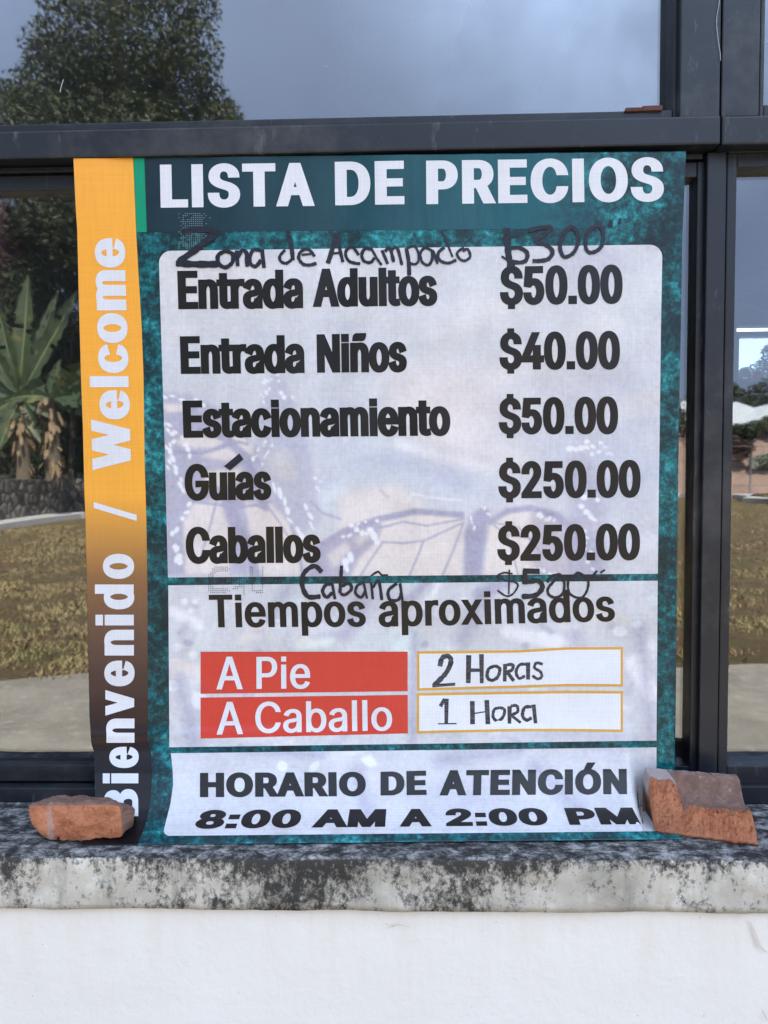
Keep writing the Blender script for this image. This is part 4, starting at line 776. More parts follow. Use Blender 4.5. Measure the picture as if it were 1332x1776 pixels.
rows = [
 [('Entrada', [(307.5, 470), (525, 467.5), (526, 534.5), (309.5, 536.5)]), ('Adultos', [(542.5, 466.5), (757, 463), (759, 530), (542.5, 532.5)])],
 [('$50.00', [(867, 462.5), (1079, 459.5), (1080, 526.5), (867, 529)])],
 [('Entrada', [(312, 583.5), (527, 581), (528.5, 647), (314, 648.7)]), ('Niños', [(549, 580), (705, 577.5), (706, 645), (550, 646.5)])],
 [('$40.00', [(866, 577), (1074.5, 574.5), (1075.5, 640.5), (866, 641)])],
 [('Estacionamiento', [(316.5, 695), (780, 689.5), (781.5, 755.5), (318.5, 759.3)])],
 [('$50.00', [(865, 690.5), (1071.5, 688), (1072, 752.5), (865, 753)])],
 [('Gu\u0131as', [(320, 805.5), (470, 803), (471, 866.5), (321, 868)])],
 [('$250.00', [(864, 801), (1110.5, 798), (1111, 862.5), (864, 864.5)])],
 [('Caballos', [(321.5, 914.5), (555.5, 912.5), (556.5, 975.5), (323, 977.5)])],
 [('$250.00', [(862.5, 911), (1109.5, 908), (1110, 971), (862, 973)])]]
for r_ in rows: words('price_text' if r_[0][0][0] == '$' else 'entry_text', r_, B, BLK)
words('subheading_text', [('Tiempos', [(362, 1031.5), (633, 1029), (635, 1086.5), (364, 1088)]), ('aproximados', [(656, 1029), (1064, 1021), (1067, 1077), (657, 1087)])], B, (.84, .036, .018, .022))
words('hours_text', [('HORARIO', [(347, 1340.5), (634, 1339), (635, 1381), (347, 1383)]), ('DE', [(660, 1338.5), (739, 1336.5), (740, 1379), (660, 1380)]), ('ATENCIÓN', [(764, 1336), (1086.5, 1333.5), (1087.5, 1377.5), (762, 1380)])], B, WID)
def fan(a, b):
    f = lambda x: 722 + (x - 722) * .962
    yt = lambda x: 1405.5 - 4.5 * (x - 350) / 750; yb3 = lambda x: 1438 - 8 * (x - 335) / 775
    return [(f(a), yt(a)), (f(b), yt(b)), (b, yb3(b)), (a, yb3(a))]
words('hours_text', [('8:00', fan(335, 518)), ('AM', fan(540, 668)), ('A', fan(693, 749)), ('2:00', fan(774, 953)), ('PM', fan(988, 1111))], B, (1.25, .095, .055, .07))
# side strip, read upwards
HV = (.74, .056, .026, .062)
words('side_text', [('Welcome', [(161, 815.5), (148.5, 413.5), (216, 413.5), (228, 815.5)])], M['white_ink'], HV)
let = [('B', 1416, 1368.6, 180, 240), ('i', 1358.8, 1341.5, 178.5, 240.3), ('e', 1332, 1295, 175, 240), ('n', 1288, 1246, 169.8, 233.5), ('v', 1241, 1196.5, 167.5, 233), ('e', 1190, 1145.5, 166, 232.8), ('n', 1136.7, 1092, 166, 232.5), ('i', 1084.5, 1066, 166, 232.3), ('d', 1056.7, 1013.6, 165, 232.2), ('o', 1003.8, 960.4, 163, 232)]
words('side_text', [(c, [(xc, ya), (xc, yb4), (xb, yb4), (xb, ya)]) for c, ya, yb4, xc, xb in let], M['white_ink'], HV)
px_mesh('side_slash', [(np.array([(162.8, 870.5), (237.5, 893), (237.5, 903.5), (162.8, 881)]), [(0, 1, 2, 3)])], M['white_ink'], 2)
# red and white boxes
Q = lambda a: [(np.array(a, float), [(0, 1, 2, 3)])]
px_mesh('red_box', Q([(348, 1130), (707, 1130), (707, 1198.5), (348, 1203)]), M['red_ink'], 2)
px_mesh('red_box', Q([(348, 1209.7), (707, 1205), (707.5, 1271.7), (348, 1280.7)]), M['red_ink'], 2)
words('box_text', [('A', [(375.5, 1138.5), (421, 1138.5), (421.5, 1195), (375.5, 1195.5)]), ('Pie', [(445, 1139), (538, 1137.5), (538.5, 1193.5), (445, 1194.5)])], M['white_ink'], MED, 3)
words('box_text', [('A', [(376, 1217), (421.5, 1217), (422, 1273), (376, 1274)]), ('Caballo', [(443, 1217.5), (679.5, 1213), (680.5, 1266.5), (443, 1271.5)])], M['white_ink'], MED, 3)
for q in ([(723, 1129.4), (900, 1127.5), (980, 1122.5), (1080, 1122), (1080, 1190.6), (980, 1190), (900, 1192.5), (723.5, 1197.5)], [(723, 1202), (900, 1199), (980, 1197.8), (1080, 1198.3), (1080, 1269.5), (980, 1268), (900, 1268), (723, 1271.7)]):
    px_mesh('white_box', [(np.array(q, float), [tuple(range(8))])], M['orange_ink'], 2)
    c0 = np.array(q).mean(0); iq = [(x + (4 if x < c0[0] - 150 else (-4 if x > 1050 else 0)), y + (4.2 if y < c0[1] else -4.2)) for x, y in q]
    px_mesh('white_box', [(np.array(iq, float), [tuple(range(8))])], M['box_white'], 3)
px_mesh('accent_mark', Q([(388.5, 808.6), (415.6, 786.3), (422.5, 796.5), (399.5, 816)]), M['marker'], 3)

# ---- marker handwriting
def smooth_pts(p, closed=False):
    p = np.array(p, float)
    if len(p) < 3: return p
    out = []
    for i in range(len(p) - 1):
        a, b, c, d = p[max(i - 1, 0)], p[i], p[i + 1], p[min(i + 2, len(p) - 1)]
        for t in np.linspace(0, 1, 7)[:-1]:
            out.append(.5 * ((2 * b) + (c - a) * t + (2 * a - 5 * b + 4 * c - d) * t * t + (3 * b - a - 3 * c + d) * t ** 3))
    out.append(p[-1]); return np.array(out)
hr = random.Random(11)
def ribbon(p, wd):
    d = np.gradient(p, axis=0); d /= np.linalg.norm(d, axis=1)[:, None] + 1e-9; n = np.stack([-d[:, 1], d[:, 0]], 1)
    k = len(p); ww = np.array([wd * (.5 + .06 * math.sin(i * 1.7 + hr.random() * 3)) * (.82 if i in (0, k - 1) else 1) for i in range(k)])[:, None]
    V = np.concatenate([p + n * ww, p - n * ww]); return V, [(i, i + 1, k + i + 1, k + i) for i in range(k - 1)]
def writing(name, ox, oy, sc, strokes, m, extra=None):
    layers = []
    for j, (pts, wd) in enumerate(strokes):
        p = smooth_pts(pts) / sc + np.array([ox, oy]); layers.append(ribbon(p, wd * 1.3 / sc))
    # strokes that cross are laid one over the other by a hair
    objs = []
    bm_all = bmesh.new()
    for j, (V, Fc) in enumerate(layers):
        o = px_mesh('t', [(V, Fc)], m, 3.2 + .12 * (j % 6)); bm_all.from_mesh(o.data); me = o.data; bpy.data.objects.remove(o); bpy.data.meshes.remove(me)
    return from_bm(name, bm_all, m, ban)
def dot(x, y, r): return ([(x - r * .5, y), (x + r * .5, y)], r * 1.7)
MK, MG = M['marker'], M['marker_grey']
writing('handwriting', 290, 380, 4.933, [([(125, 110), (250, 92), (400, 95)], 38), ([(445, 95), (300, 220), (100, 368)], 46), ([(75, 380), (250, 388), (445, 388)], 44),
  ([(500, 275), (440, 310), (440, 380), (500, 415), (560, 370), (560, 300), (495, 272)], 28), ([(595, 270), (605, 405)], 30), ([(600, 335), (640, 272), (680, 295), (685, 410)], 28),
  ([(800, 270), (740, 265), (710, 320), (715, 385), (760, 405), (805, 350)], 26), ([(812, 262), (830, 420)], 32), ([(1032, 98), (1065, 250), (1075, 355)], 28), ([(1010, 265), (965, 320), (975, 365), (1020, 380), (1065, 350)], 20),
  ([(1150, 308), (1230, 300)], 18), ([(1262, 322), (1210, 262), (1150, 275), (1125, 330), (1160, 385), (1215, 395), (1278, 380)], 22)], MK)
writing('handwriting', 550, 380, 4.757, [([(160, 122), (120, 270), (88, 368)], 30), ([(165, 122), (190, 260), (214, 358)], 22), ([(125, 285), (190, 280)], 16), ([(345, 300), (300, 240), (255, 245), (235, 290), (260, 345), (310, 365), (358, 370)], 20),
  ([(455, 255), (400, 245), (370, 290), (385, 345), (440, 360), (475, 320)], 20), ([(445, 238), (490, 320), (532, 382)], 16), ([(535, 258), (582, 372)], 22), ([(560, 270), (600, 240), (632, 357)], 22), ([(610, 260), (660, 240), (700, 382)], 20),
  ([(735, 240), (755, 350), (760, 468)], 24), ([(740, 245), (800, 225), (835, 280), (835, 350), (800, 375), (745, 355)], 16), ([(950, 265), (890, 240), (850, 290), (870, 360), (920, 380), (950, 330), (952, 262), (995, 372)], 18),
  ([(1030, 95), (1080, 220), (1117, 315)], 13), ([(1050, 235), (1000, 280), (1010, 340), (1080, 365), (1148, 338)], 20), ([(1210, 235), (1155, 280), (1175, 330), (1220, 345), (1262, 310), (1240, 250), (1200, 268)], 17)], MK)
writing('handwriting', 850, 360, 5.328, [([(150, 193), (165, 400), (190, 555)], 46), ([(180, 380), (270, 375), (340, 420), (330, 490), (270, 510), (200, 500)], 30), ([(105, 452), (165, 492)], 18), ([(120, 300), (240, 258)], 20),
  ([(350, 215), (450, 190), (550, 182), (540, 215), (480, 260), (420, 315), (520, 350), (575, 410), (540, 475), (460, 495), (390, 495)], 30), ([(760, 175), (690, 230), (645, 350), (660, 430), (695, 460), (770, 420), (812, 320), (800, 220), (748, 178)], 28),
  ([(985, 160), (900, 230), (880, 350), (910, 415), (980, 405), (1030, 350), (1045, 250), (1020, 175), (978, 162)], 28), dot(1115, 148, 32), dot(1198, 125, 27)], MK)
writing('handwriting', 340, 970, 3.505, [([(765, 78), (720, 40), (660, 80), (645, 150), (680, 225), (758, 225)], 22), ([(830, 150), (790, 155), (770, 195), (795, 230), (830, 200)], 16), ([(828, 145), (845, 242)], 15), ([(885, 38), (880, 120), (875, 205)], 15), ([(877, 205), (905, 215), (945, 180), (930, 145), (885, 165)], 15),
  ([(1020, 140), (980, 160), (970, 205), (1005, 230), (1030, 190)], 14), ([(1018, 138), (1040, 238)], 14), ([(1065, 140), (1075, 242)], 14), ([(1075, 172), (1110, 130), (1130, 247)], 14), ([(1062, 102), (1105, 75), (1130, 95), (1168, 95)], 9), ([(1222, 145), (1170, 190), (1180, 245), (1230, 245), (1250, 200)], 15), ([(1240, 145), (1258, 264)], 15)], MK)
writing('handwriting', 850, 970, 6.055, [([(235, 152), (150, 140), (80, 170), (130, 210), (260, 240), (290, 280), (240, 360), (170, 385), (75, 325)], 15), ([(200, 108), (195, 365)], 15), ([(345, 122), (520, 125)], 48), ([(367, 115), (357, 262)], 48), ([(365, 240), (500, 225), (548, 290), (480, 375), (330, 390)], 40),
  ([(600, 242), (640, 180), (730, 160), (775, 230), (765, 350), (690, 400), (615, 370), (610, 300), (690, 210), (745, 188)], 22), ([(880, 170), (820, 230), (825, 340), (880, 390), (960, 400), (1015, 330), (1030, 230), (980, 170), (920, 140), (875, 178)], 20), ([(960, 165), (1080, 195), (1225, 202)], 24), ([(1085, 162), (1122, 118)], 22), ([(1155, 142), (1205, 108)], 18)], MK)
writing('handwriting', 730, 1120, 5.791, [([(190, 205), (215, 120), (280, 105), (302, 160), (260, 260), (190, 340), (125, 402)], 38), ([(115, 400), (345, 383)], 28), ([(480, 92), (475, 372)], 46), ([(607, 82), (610, 374)], 40), ([(490, 243), (590, 243)], 34), ([(745, 200), (680, 230), (665, 310), (710, 345), (770, 310), (790, 230), (742, 198)], 26),
  ([(845, 180), (840, 357)], 36), ([(860, 190), (920, 190), (915, 240), (860, 262)], 26), ([(866, 262), (932, 352)], 30), ([(1060, 185), (990, 190), (955, 260), (985, 325), (1045, 300)], 24), ([(1075, 165), (1075, 337)], 38), ([(1222, 185), (1160, 170), (1140, 220), (1200, 260), (1210, 310), (1170, 330), (1118, 298)], 22)], MG)
writing('handwriting', 730, 1120, 5.791, [([(195, 608), (240, 530)], 34), ([(258, 530), (255, 782)], 38), ([(172, 782), (358, 780)], 12), ([(515, 553), (518, 787)], 40), ([(660, 543), (672, 787)], 42), ([(520, 680), (680, 655)], 12), ([(790, 620), (735, 640), (725, 715), (770, 755), (825, 710), (838, 640), (788, 618)], 24), ([(890, 605), (888, 782)], 38), ([(900, 605), (960, 600), (970, 660), (905, 695)], 24), ([(908, 698), (1002, 772)], 24), ([(1110, 610), (1040, 620), (1020, 700), (1060, 745), (1112, 720)], 26), ([(1130, 588), (1150, 777)], 34)], MG)
# ghost of a wiped word left in the weave: short ticks
tk = []
for i in range(42):
    x = 343 + i * 4.05; f = 1 if i < 30 else .6
    if hr.random() < .9: tk.append(ribbon(np.array([(x, 1002.5), (x, 1002.5 + 10 * f)]), 1.7))
def inside(px_, py_):
    for pts, wd in (([(394, 987), (374, 987), (363, 1004), (366, 1024), (394, 1023)], 9), ([(436, 984), (438, 1024)], 6), ([(438, 1024), (456, 1026), (456, 986)], 6), ([(408, 1020), (424, 1012), (424, 1030)], 6)):
        for (xa, ya), (xb, yb5) in zip(pts, pts[1:]):
            dx, dy = xb - xa, yb5 - ya; t = max(0, min(1, ((px_ - xa) * dx + (py_ - ya) * dy) / (dx * dx + dy * dy)))
            if math.hypot(px_ - xa - t * dx, py_ - ya - t * dy) < wd / 2: return True
    return False
for yy in np.arange(980, 1032, 3.4):
    for xx in np.arange(355, 465, 3.6):
        if inside(xx, yy): tk.append(ribbon(np.array([(xx - .9, yy), (xx + .9, yy)]), 1.5))
for yy in np.arange(372, 432, 3.6):                                  # worn white threads over the first letter
    for xx in np.arange(313, 364, 3.8):
        pass
px_mesh('smudge_mark', tk, MG, 3.1)
tk = []
for yy in np.arange(371, 433, 3.5):
    for xx in np.arange(311, 366, 3.6):
        c_ = math.exp(-((xx - 336) / 24) ** 2)
        if hr.random() < .95 * c_: tk.append(ribbon(np.array([(xx - .9, yy), (xx + .9, yy)]), 1.3))
px_mesh('worn_thread', tk, print_mat('worn_thread_white', (.25, .36, .37)), 2.6)

# ------------------------------------------------------------------ broken bricks
def hull_brick(name, pts, seed, amp, label, skin_fn, m):
    bm = bmesh.new()
    for p in pts: bm.verts.new(p)
    bmesh.ops.convex_hull(bm, input=bm.verts); bmesh.ops.delete(bm, geom=[v for v in bm.verts if not v.link_faces], context='VERTS')
    bmesh.ops.triangulate(bm, faces=bm.faces)
    for it in range(5):
        es = [e for e in bm.edges if e.calc_length() > .0042]
        if not es: break
        bmesh.ops.subdivide_edges(bm, edges=es, cuts=1); bmesh.ops.triangulate(bm, faces=bm.faces)
    bmesh.ops.smooth_vert(bm, verts=bm.verts, factor=.5, use_axis_x=True, use_axis_y=True, use_axis_z=True)
    bmesh.ops.smooth_vert(bm, verts=bm.verts, factor=.5, use_axis_x=True, use_axis_y=True, use_axis_z=True)
    bm.normal_update(); off = Vector((seed * 3.1, seed, 0))
    col = bm.verts.layers.float_color.new('skin')
    for v in bm.verts:
        n = v.normal.copy(); c = v.co.copy()
        d = amp * (noise.noise(c * 45 + off) + .5 * noise.noise(c * 110 + off) + .22 * noise.noise(c * 300 + off))
        v[col] = (*skin_fn(c, n), 0, 1)
        v.co = c + n * d
        if v.co.z < Z_SILL + .001: v.co.z = Z_SILL + .001
    o = from_bm(name, bm, m, None, True); return tag(o, label, 'brick')
def P(px, py, y): return at_y(px, py, y)
YF = -.113
front = [(50, 1398), (54, 1391), (75, 1392), (115, 1390.5), (180, 1391), (205, 1396), (233, 1399), (234, 1412), (228, 1436), (212, 1452), (180, 1457), (140, 1459.5), (92, 1461), (72, 1452), (62, 1437), (52, 1418)]
pts = []
for x, y in front:
    yy = YF + (.022 if x > 215 else 0) + (.006 if x < 60 else 0) + (.008 if y < 1396 else 0) + (.004 if y > 1450 else 0)
    pts.append(P(x, y, yy))
pts += [P(66, 1391, -.085), P(80, 1386, -.065), P(110, 1380.5, -.060), P(145, 1379, -.060), P(178, 1382, -.062), P(210, 1393, -.068), P(70, 1425, -.07), P(226, 1425, -.075)]
for x in (90, 205): pts.append(Vector((P(x, 1459, YF).x, -.072, Z_SILL + .001)))
def skin1(c, n):
    a = 1.0 if n.z > .55 else 0.0
    if n.x > .55: a = max(a, .75)
    q = (c.x - P(85, 1420, YF).x) / .011
    return (a, .62 * math.exp(-q * q) if n.y < -.3 else 0)
hull_brick('brick_fragment', pts, 2, .0040, 'broken orange brick lump lying on the sill against the black foot of the orange strip', skin1, brick_mat('left_brick_clay'))
# the grooved one: a height field over its foot on the sill
fl, fr = at_z(1137, 1447, Z_SILL), at_z(1316, 1470, Z_SILL)
bl_, br_ = P(1114, 1331, -.027), P(1283, 1344, -.032)
hbl, hbr = bl_.z - Z_SILL, br_.z - Z_SILL
bl_.z = br_.z = Z_SILL
NU, NV = 150, 104
bm = bmesh.new(); col = bm.verts.layers.float_color.new('skin')
def sstep(a, b, x): t = max(0, min(1, (x - a) / (b - a))); return t * t * (3 - 2 * t)
top = []
for j in range(NV + 1):
    row = []
    for i in range(NU + 1):
        u, v = i / NU, j / NV
        fw = noise.noise(Vector((u * 7, 2, 9))) * .07 + noise.noise(Vector((u * 19, 5, 9))) * .045
        p0 = bl_.lerp(br_, u); p1 = fl.lerp(fr, u); vv = v
        p = p0.lerp(p1, vv * (1 + fw * sstep(.6, 1, v)))
        hb = hbl + (hbr - hbl) * u
        # right part: flat back strip, cove, low broken front
        cov = hb - (hb - .029) * (1 - (1 - min(1, max(0, (v - .17) / .48))) ** 2.4) if v > .17 else hb
        lowf = cov + .003 * sstep(.62, .68, v)
        hr_ = lowf * (1 - sstep(.78, 1.0, v) ** 1.2) + .0
        # left block: full height, then a ragged slope
        hl_ = hb - .006 * v; hl_ = hl_ * (1 - .93 * sstep(.44 + .05 * math.sin(u * 40), 1.0, v) ** .75)
        ub = .235 + .11 * v
        k = sstep(ub - .03, ub + .10, u)
        h = hl_ * (1 - k) + hr_ * k
        h *= 1 - .5 * sstep(.965, 1, u) ; h *= 1 - .25 * (1 - sstep(0, .03, u))
        broken = sstep(.70, .76, v) if u > ub else sstep(.42, .5, v)
        q = Vector((u * 9, v * (6 if v < .45 else 6) + max(0, v - .45) * 16, 1))
        h += (.0008 + .0050 * broken) * (noise.noise(q * 2.2) + .6 * noise.noise(q * 5) + .45 * noise.noise(q * 11) + .25 * noise.noise(q * 23)) * (1 - sstep(.93, 1, v))
        vt = bm.verts.new(Vector((p.x - .004 * (1 - h / .06) * (1 - u) * 0, p.y, Z_SILL + max(.0046, h))))
        lime = 0
        if u < ub and v < .45: lime = .85
        elif v < .17: lime = .55
        elif v < .5: lime = .42 + .15 * noise.noise(q * 1.3)
        vt[col] = (0.0 if broken > .5 else 1.0, lime * (1 - broken), 0, 1); row.append(vt)
    top.append(row)
bot = [[None] * (NU + 1) for _ in range(NV + 1)]
for j in range(NV + 1):
    for i in range(NU + 1):
        if j in (0, NV) or i in (0, NU):
            c = top[j][i].co; b = bm.verts.new((c.x + (.005 if i == 0 else 0), c.y + (.003 if j == NV else 0), Z_SILL + .0004)); b[col] = (.8 if i == 0 else 0, 0, 0, 1); bot[j][i] = b
for j in range(NV):
    for i in range(NU): bm.faces.new((top[j][i], top[j + 1][i], top[j + 1][i + 1], top[j][i + 1]))
ring = [(0, i) for i in range(NU)] + [(j, NU) for j in range(NV)] + [(NV, i) for i in range(NU, 0, -1)] + [(j, 0) for j in range(NV, 0, -1)]
for (a, b) in zip(ring, ring[1:] + ring[:1]): bm.faces.new((top[a[0]][a[1]], top[b[0]][b[1]], bot[b[0]][b[1]], bot[a[0]][a[1]]))
bm.faces.new([bot[j][i] for j, i in ring]); bmesh.ops.recalc_face_normals(bm, faces=bm.faces)
tag(from_bm('brick_fragment', bm, brick_mat('right_brick_clay'), None, True), 'broken orange brick with a grey limed top and a rounded groove along it', 'brick')
bpy.data.objects['brick_fragment']['group'] = 'bricks weighing the banner down'; bpy.data.objects['brick_fragment.001']['group'] = 'bricks weighing the banner down'

# ------------------------------------------------------------------ the yard, seen in the glass
def ground_mat():
    t = NT('dry_lawn'); c = t.mix(t.ramp(t.noise(1.3, 8, .75), [(.40, 0.0), (.60, 1.0)]), srgb(140, 114, 88), srgb(112, 104, 68))
    c = t.mix(t.ramp(t.noise(5, 8, .8), [(.42, 0.0), (.62, .85)]), c, srgb(84, 74, 46)); c = t.mix(t.ramp(t.noise(.5, 5, .7), [(.56, 0.0), (.66, .6)]), c, srgb(128, 84, 72))
    c = t.mix(t.ramp(t.noise(36, 5, .8), [(.56, 0.0), (.68, .8)]), c, srgb(176, 158, 124)); c = t.mix(t.ramp(t.noise(22, 5, .8), [(.55, 0.0), (.68, .7)]), c, srgb(66, 54, 38))
    return t.done(c, .95, t.bump(t.noise(26, 8, .75), 1, .08), .1)
def sheet_obj(name, pts, z, m, kind='structure'):
    bm = bmesh.new(); bm.faces.new([bm.verts.new((x, y, z)) for x, y in pts]); bm.normal_update()
    for f in bm.faces:
        if f.normal.z < 0: f.normal_flip()
    return tag(from_bm(name, bm, m), kind=kind)
def concrete_mat():
    t = NT('concrete_apron'); c = t.mix(t.ramp(t.noise(2.2, 8, .75), [(.38, 0.0), (.62, 1.0)]), srgb(116, 111, 100), srgb(141, 135, 123)); c = t.mix(t.ramp(t.noise(1, 5, .75, t.mapped((3, 7, 1), (0, 0, 0), (0, 0, .5))), [(.52, 0.0), (.66, .6)]), c, srgb(118, 112, 100))
    c = t.mix(t.ramp(t.noise(12, 6, .8), [(.56, 0.0), (.7, .6)]), c, srgb(196, 192, 180)); return t.done(c, .9, t.bump(t.noise(9, 8, .75), .6, .02), .2)
sheet_obj('ground', [(-250, -250), (250, -250), (250, 250), (-250, 250)], -.004, ground_mat())
M['concrete'] = concrete_mat()
e1, e2, e3, e4 = mirrored_ground(0, 1182), mirrored_ground(150, 1168), mirrored_ground(1180, 1158), mirrored_ground(1300, 1150)
sheet_obj('pavement', [(-12, WALL_F - .002), (14, WALL_F - .002), (14, e4.y), (e4.x, e4.y), (e3.x, e3.y), (e2.x, e2.y), (e1.x, e1.y), (-12, e1.y)], .004, M['concrete'])
def grass_mat():
    t = NT('dry_grass'); c = t.mix(t.ramp(t.noise(1.1, 5, .65), [(.38, 0.0), (.62, 1.0)]), srgb(142, 118, 84), srgb(106, 106, 60)); c = t.mix(t.ramp(t.noise(40, 3), [(.42, 0.0), (.6, .8)]), c, srgb(178, 158, 120)); c = t.mix(t.ramp(t.noise(17, 3), [(.5, 0.0), (.7, .7)]), c, srgb(70, 64, 36))
    return t.done(c, .9, None, .1)
rnd = random.Random(77); gv, gf = [], []
for (xa, xb, ya, yb6, n_) in ((-7.5, -1.4, -4.35, -9, 14000), (-11.5, -3, -9, -19.5, 15000), (1.5, 7, -4.85, -11, 11000), (3.5, 20, -11, -37, 14000), (-1.6, 1.7, -4.5, -9, 7000), (-3.2, 3.6, -9, -20, 9000)):
    k = 0
    while k < n_:
        x, y = rnd.uniform(xa, xb), rnd.uniform(ya, yb6)
        if noise.noise(Vector((x * .8, y * .8, 2))) + .6 * noise.noise(Vector((x * 2.6, y * 2.6, 5))) < rnd.uniform(-.35, .45): k += 1; continue
        for q in range(4):
            a = rnd.uniform(0, 6.28); h = rnd.uniform(.012, .05); lean = rnd.uniform(.01, .07); w_ = rnd.uniform(.004, .010) * (1.6 if abs(y) > 11 else 1); ox, oy = rnd.uniform(-.08, .08), rnd.uniform(-.08, .08)
            b0 = len(gv); gv += [(x + ox - math.sin(a) * w_, y + oy + math.cos(a) * w_, -.004), (x + ox + math.sin(a) * w_, y + oy - math.cos(a) * w_, -.004), (x + ox + math.cos(a) * lean, y + oy + math.sin(a) * lean, h)]; gf.append((b0, b0 + 1, b0 + 2))
        k += 1
me = bpy.data.meshes.new('grass'); me.from_pydata(gv, [], gf)
tag(link('grass', me, grass_mat()), 'dry patchy lawn grass between the paved apron and the path', 'grass', kind='stuff')
# pale kerbed path and the dry-stone wall behind it
ka = [mirrored_ground(-160, 948), mirrored_ground(0, 921), mirrored_ground(140, 901)]
kc = [mirrored_ground(1180, 862), mirrored_ground(1270, 865), mirrored_ground(1332, 872), mirrored_ground(1420, 880)]
M['kerb'] = simple('kerb_concrete', (.42, .40, .37), .9, 3, .12)
def strip_mesh(pts, w0, z0, z1):
    bm = bmesh.new(); prev = None
    for i, p in enumerate(pts):
        d = (pts[min(i + 1, len(pts) - 1)] - pts[max(i - 1, 0)]); d.z = 0; d.normalize(); n = Vector((d.y, -d.x, 0))
        if n.y > 0: n = -n
        r = [bm.verts.new(p + Vector((0, 0, z0 - p.z))), bm.verts.new(p + Vector((0, 0, z1 - p.z))), bm.verts.new(p + n * w0 + Vector((0, 0, z1 - p.z))), bm.verts.new(p + n * w0 + Vector((0, 0, z0 - p.z)))]
        if prev:
            for k in range(4): bm.faces.new((prev[k], prev[(k + 1) % 4], r[(k + 1) % 4], r[k]))
        else: bm.faces.new(r)
        prev = r
    bm.faces.new(prev[::-1]); bmesh.ops.recalc_face_normals(bm, faces=bm.faces); return bm
kerb_l = [Vector((-16, ka[0].y + 2, 0))] + ka + [Vector((-7.4, -27, 0)), Vector((-2, -32, 0)), Vector((2, -33, 0))]
tag(from_bm('path', strip_mesh(kerb_l, 1.0, -.003, .16), M['kerb']), kind='structure')
tag(from_bm('path', strip_mesh([Vector((2.2, -33.1, 0))] + kc + [Vector((40, kc[-1].y + 1, 0))], 1.0, -.003, .18), M['kerb']), kind='structure')
def stone_mat():
    t = NT('dry_stone'); v = t.n('ShaderNodeTexVoronoi', feature='DISTANCE_TO_EDGE'); v.inputs['Scale'].default_value = 3.2; t.l(t.pos, v.inputs['Vector'])
    v2 = t.n('ShaderNodeTexVoronoi'); v2.inputs['Scale'].default_value = 3.2; t.l(t.pos, v2.inputs['Vector'])
    c = t.mix(t.sep(v2.outputs['Color'])[0], srgb(70, 66, 60), srgb(128, 122, 112)); c = t.mix(t.ramp(v.outputs['Distance'], [(.02, 1.0), (.09, 0.0)]), c, srgb(30, 28, 26))
    c = t.mix(t.ramp(t.noise(7, 6, .7), [(.5, 0.0), (.7, .6)]), c, srgb(52, 52, 44))
    return t.done(c, .95, t.bump(v.outputs['Distance'], 1, .15), .2)
M['stone'] = stone_mat()
wall_line = [p + Vector((-.8 if i < 4 else -.4, -1.4, 0)) for i, p in enumerate(kerb_l)]
WH = 1.25
ow = tag(from_bm('stone_wall', strip_mesh(wall_line, .45, 0, WH), M['stone']), 'grey dry stone retaining wall along the path, mirrored in the left pane', 'wall')
sheet_obj('terrace', [(p.x, p.y - .45) for p in wall_line] + [(10, -60), (-60, -60), (-60, wall_line[0].y)], WH - .05, simple('terrace_soil', (.06, .055, .035), .95, 2, .3))
# ---- plants
def leaf_mat(name, a, b, tr=.25):
    t = NT(name); oi = t.noise(1.3, 5, .7); c = t.mix(t.ramp(oi, [(.35, 0.0), (.65, 1.0)]), a, b); c = t.mix(t.ramp(t.noise(14, 3), [(.4, 0.0), (.7, .6)]), c, tuple(x * 1.6 for x in b))
    return t.done(c, .6, None, .3)
M['leaf_dark'] = leaf_mat('dark_foliage', (.014, .020, .008), (.032, .040, .014))
M['leaf_olive'] = leaf_mat('olive_foliage', (.024, .033, .014), (.052, .060, .024))
M['leaf_red'] = leaf_mat('reddish_foliage', (.042, .019, .014), (.075, .04, .022))
M['leaf_pale'] = leaf_mat('pale_foliage', (.17, .19, .14), (.27, .29, .21))
M['bark'] = simple('bark', (.10, .075, .055), .95, 12, .3)
def crown_bm(clumps, n, size, rnd):
    bm = bmesh.new(); tot = sum(c[1] ** 2 for c in clumps)
    for (c, r, sq) in clumps:
        for k in range(int(n * r * r / tot)):
            v = Vector((rnd.gauss(0, 1), rnd.gauss(0, 1), rnd.gauss(0, 1))).normalized() * (rnd.random() ** .38); v.z *= sq
            p = c + v * r; s = size * rnd.uniform(.6, 1.4)
            a = Vector((rnd.gauss(0, 1), rnd.gauss(0, 1), rnd.gauss(0, .7))).normalized(); b = a.cross(Vector((rnd.gauss(0, 1), rnd.gauss(0, 1), rnd.gauss(0, 1)))).normalized()
            q = [bm.verts.new(p + a * s), bm.verts.new(p + b * s * .42), bm.verts.new(p - a * s), bm.verts.new(p - b * s * .42)]
            bm.faces.new(q)
    return bm
def tree(name, base, clumps, n, size, m, seed, label, cat='tree', group=None, trunk=.25):
    rnd = random.Random(seed); t = empty(name, base, label, cat, group)
    if trunk:
        bm = bmesh.new(); topc = max(clumps, key=lambda c: c[0].z)[0]
        add_tube(bm, [base, base.lerp(topc, .3) + Vector((.1, 0, 0)), base.lerp(topc, .65), topc], [trunk, trunk * .75, trunk * .45, trunk * .12], 9)
        for (c, r, sq) in clumps[:10]:
            h = max(.15, min(.8, (c.z - base.z) / max(.1, topc.z - base.z) - .18)); add_tube(bm, [base.lerp(topc, h), c], [trunk * .35, trunk * .07], 6)
        from_bm('trunk', bm, M['bark'], t, True)
    from_bm('crown', crown_bm(clumps, n, size, rnd), m, t); return t
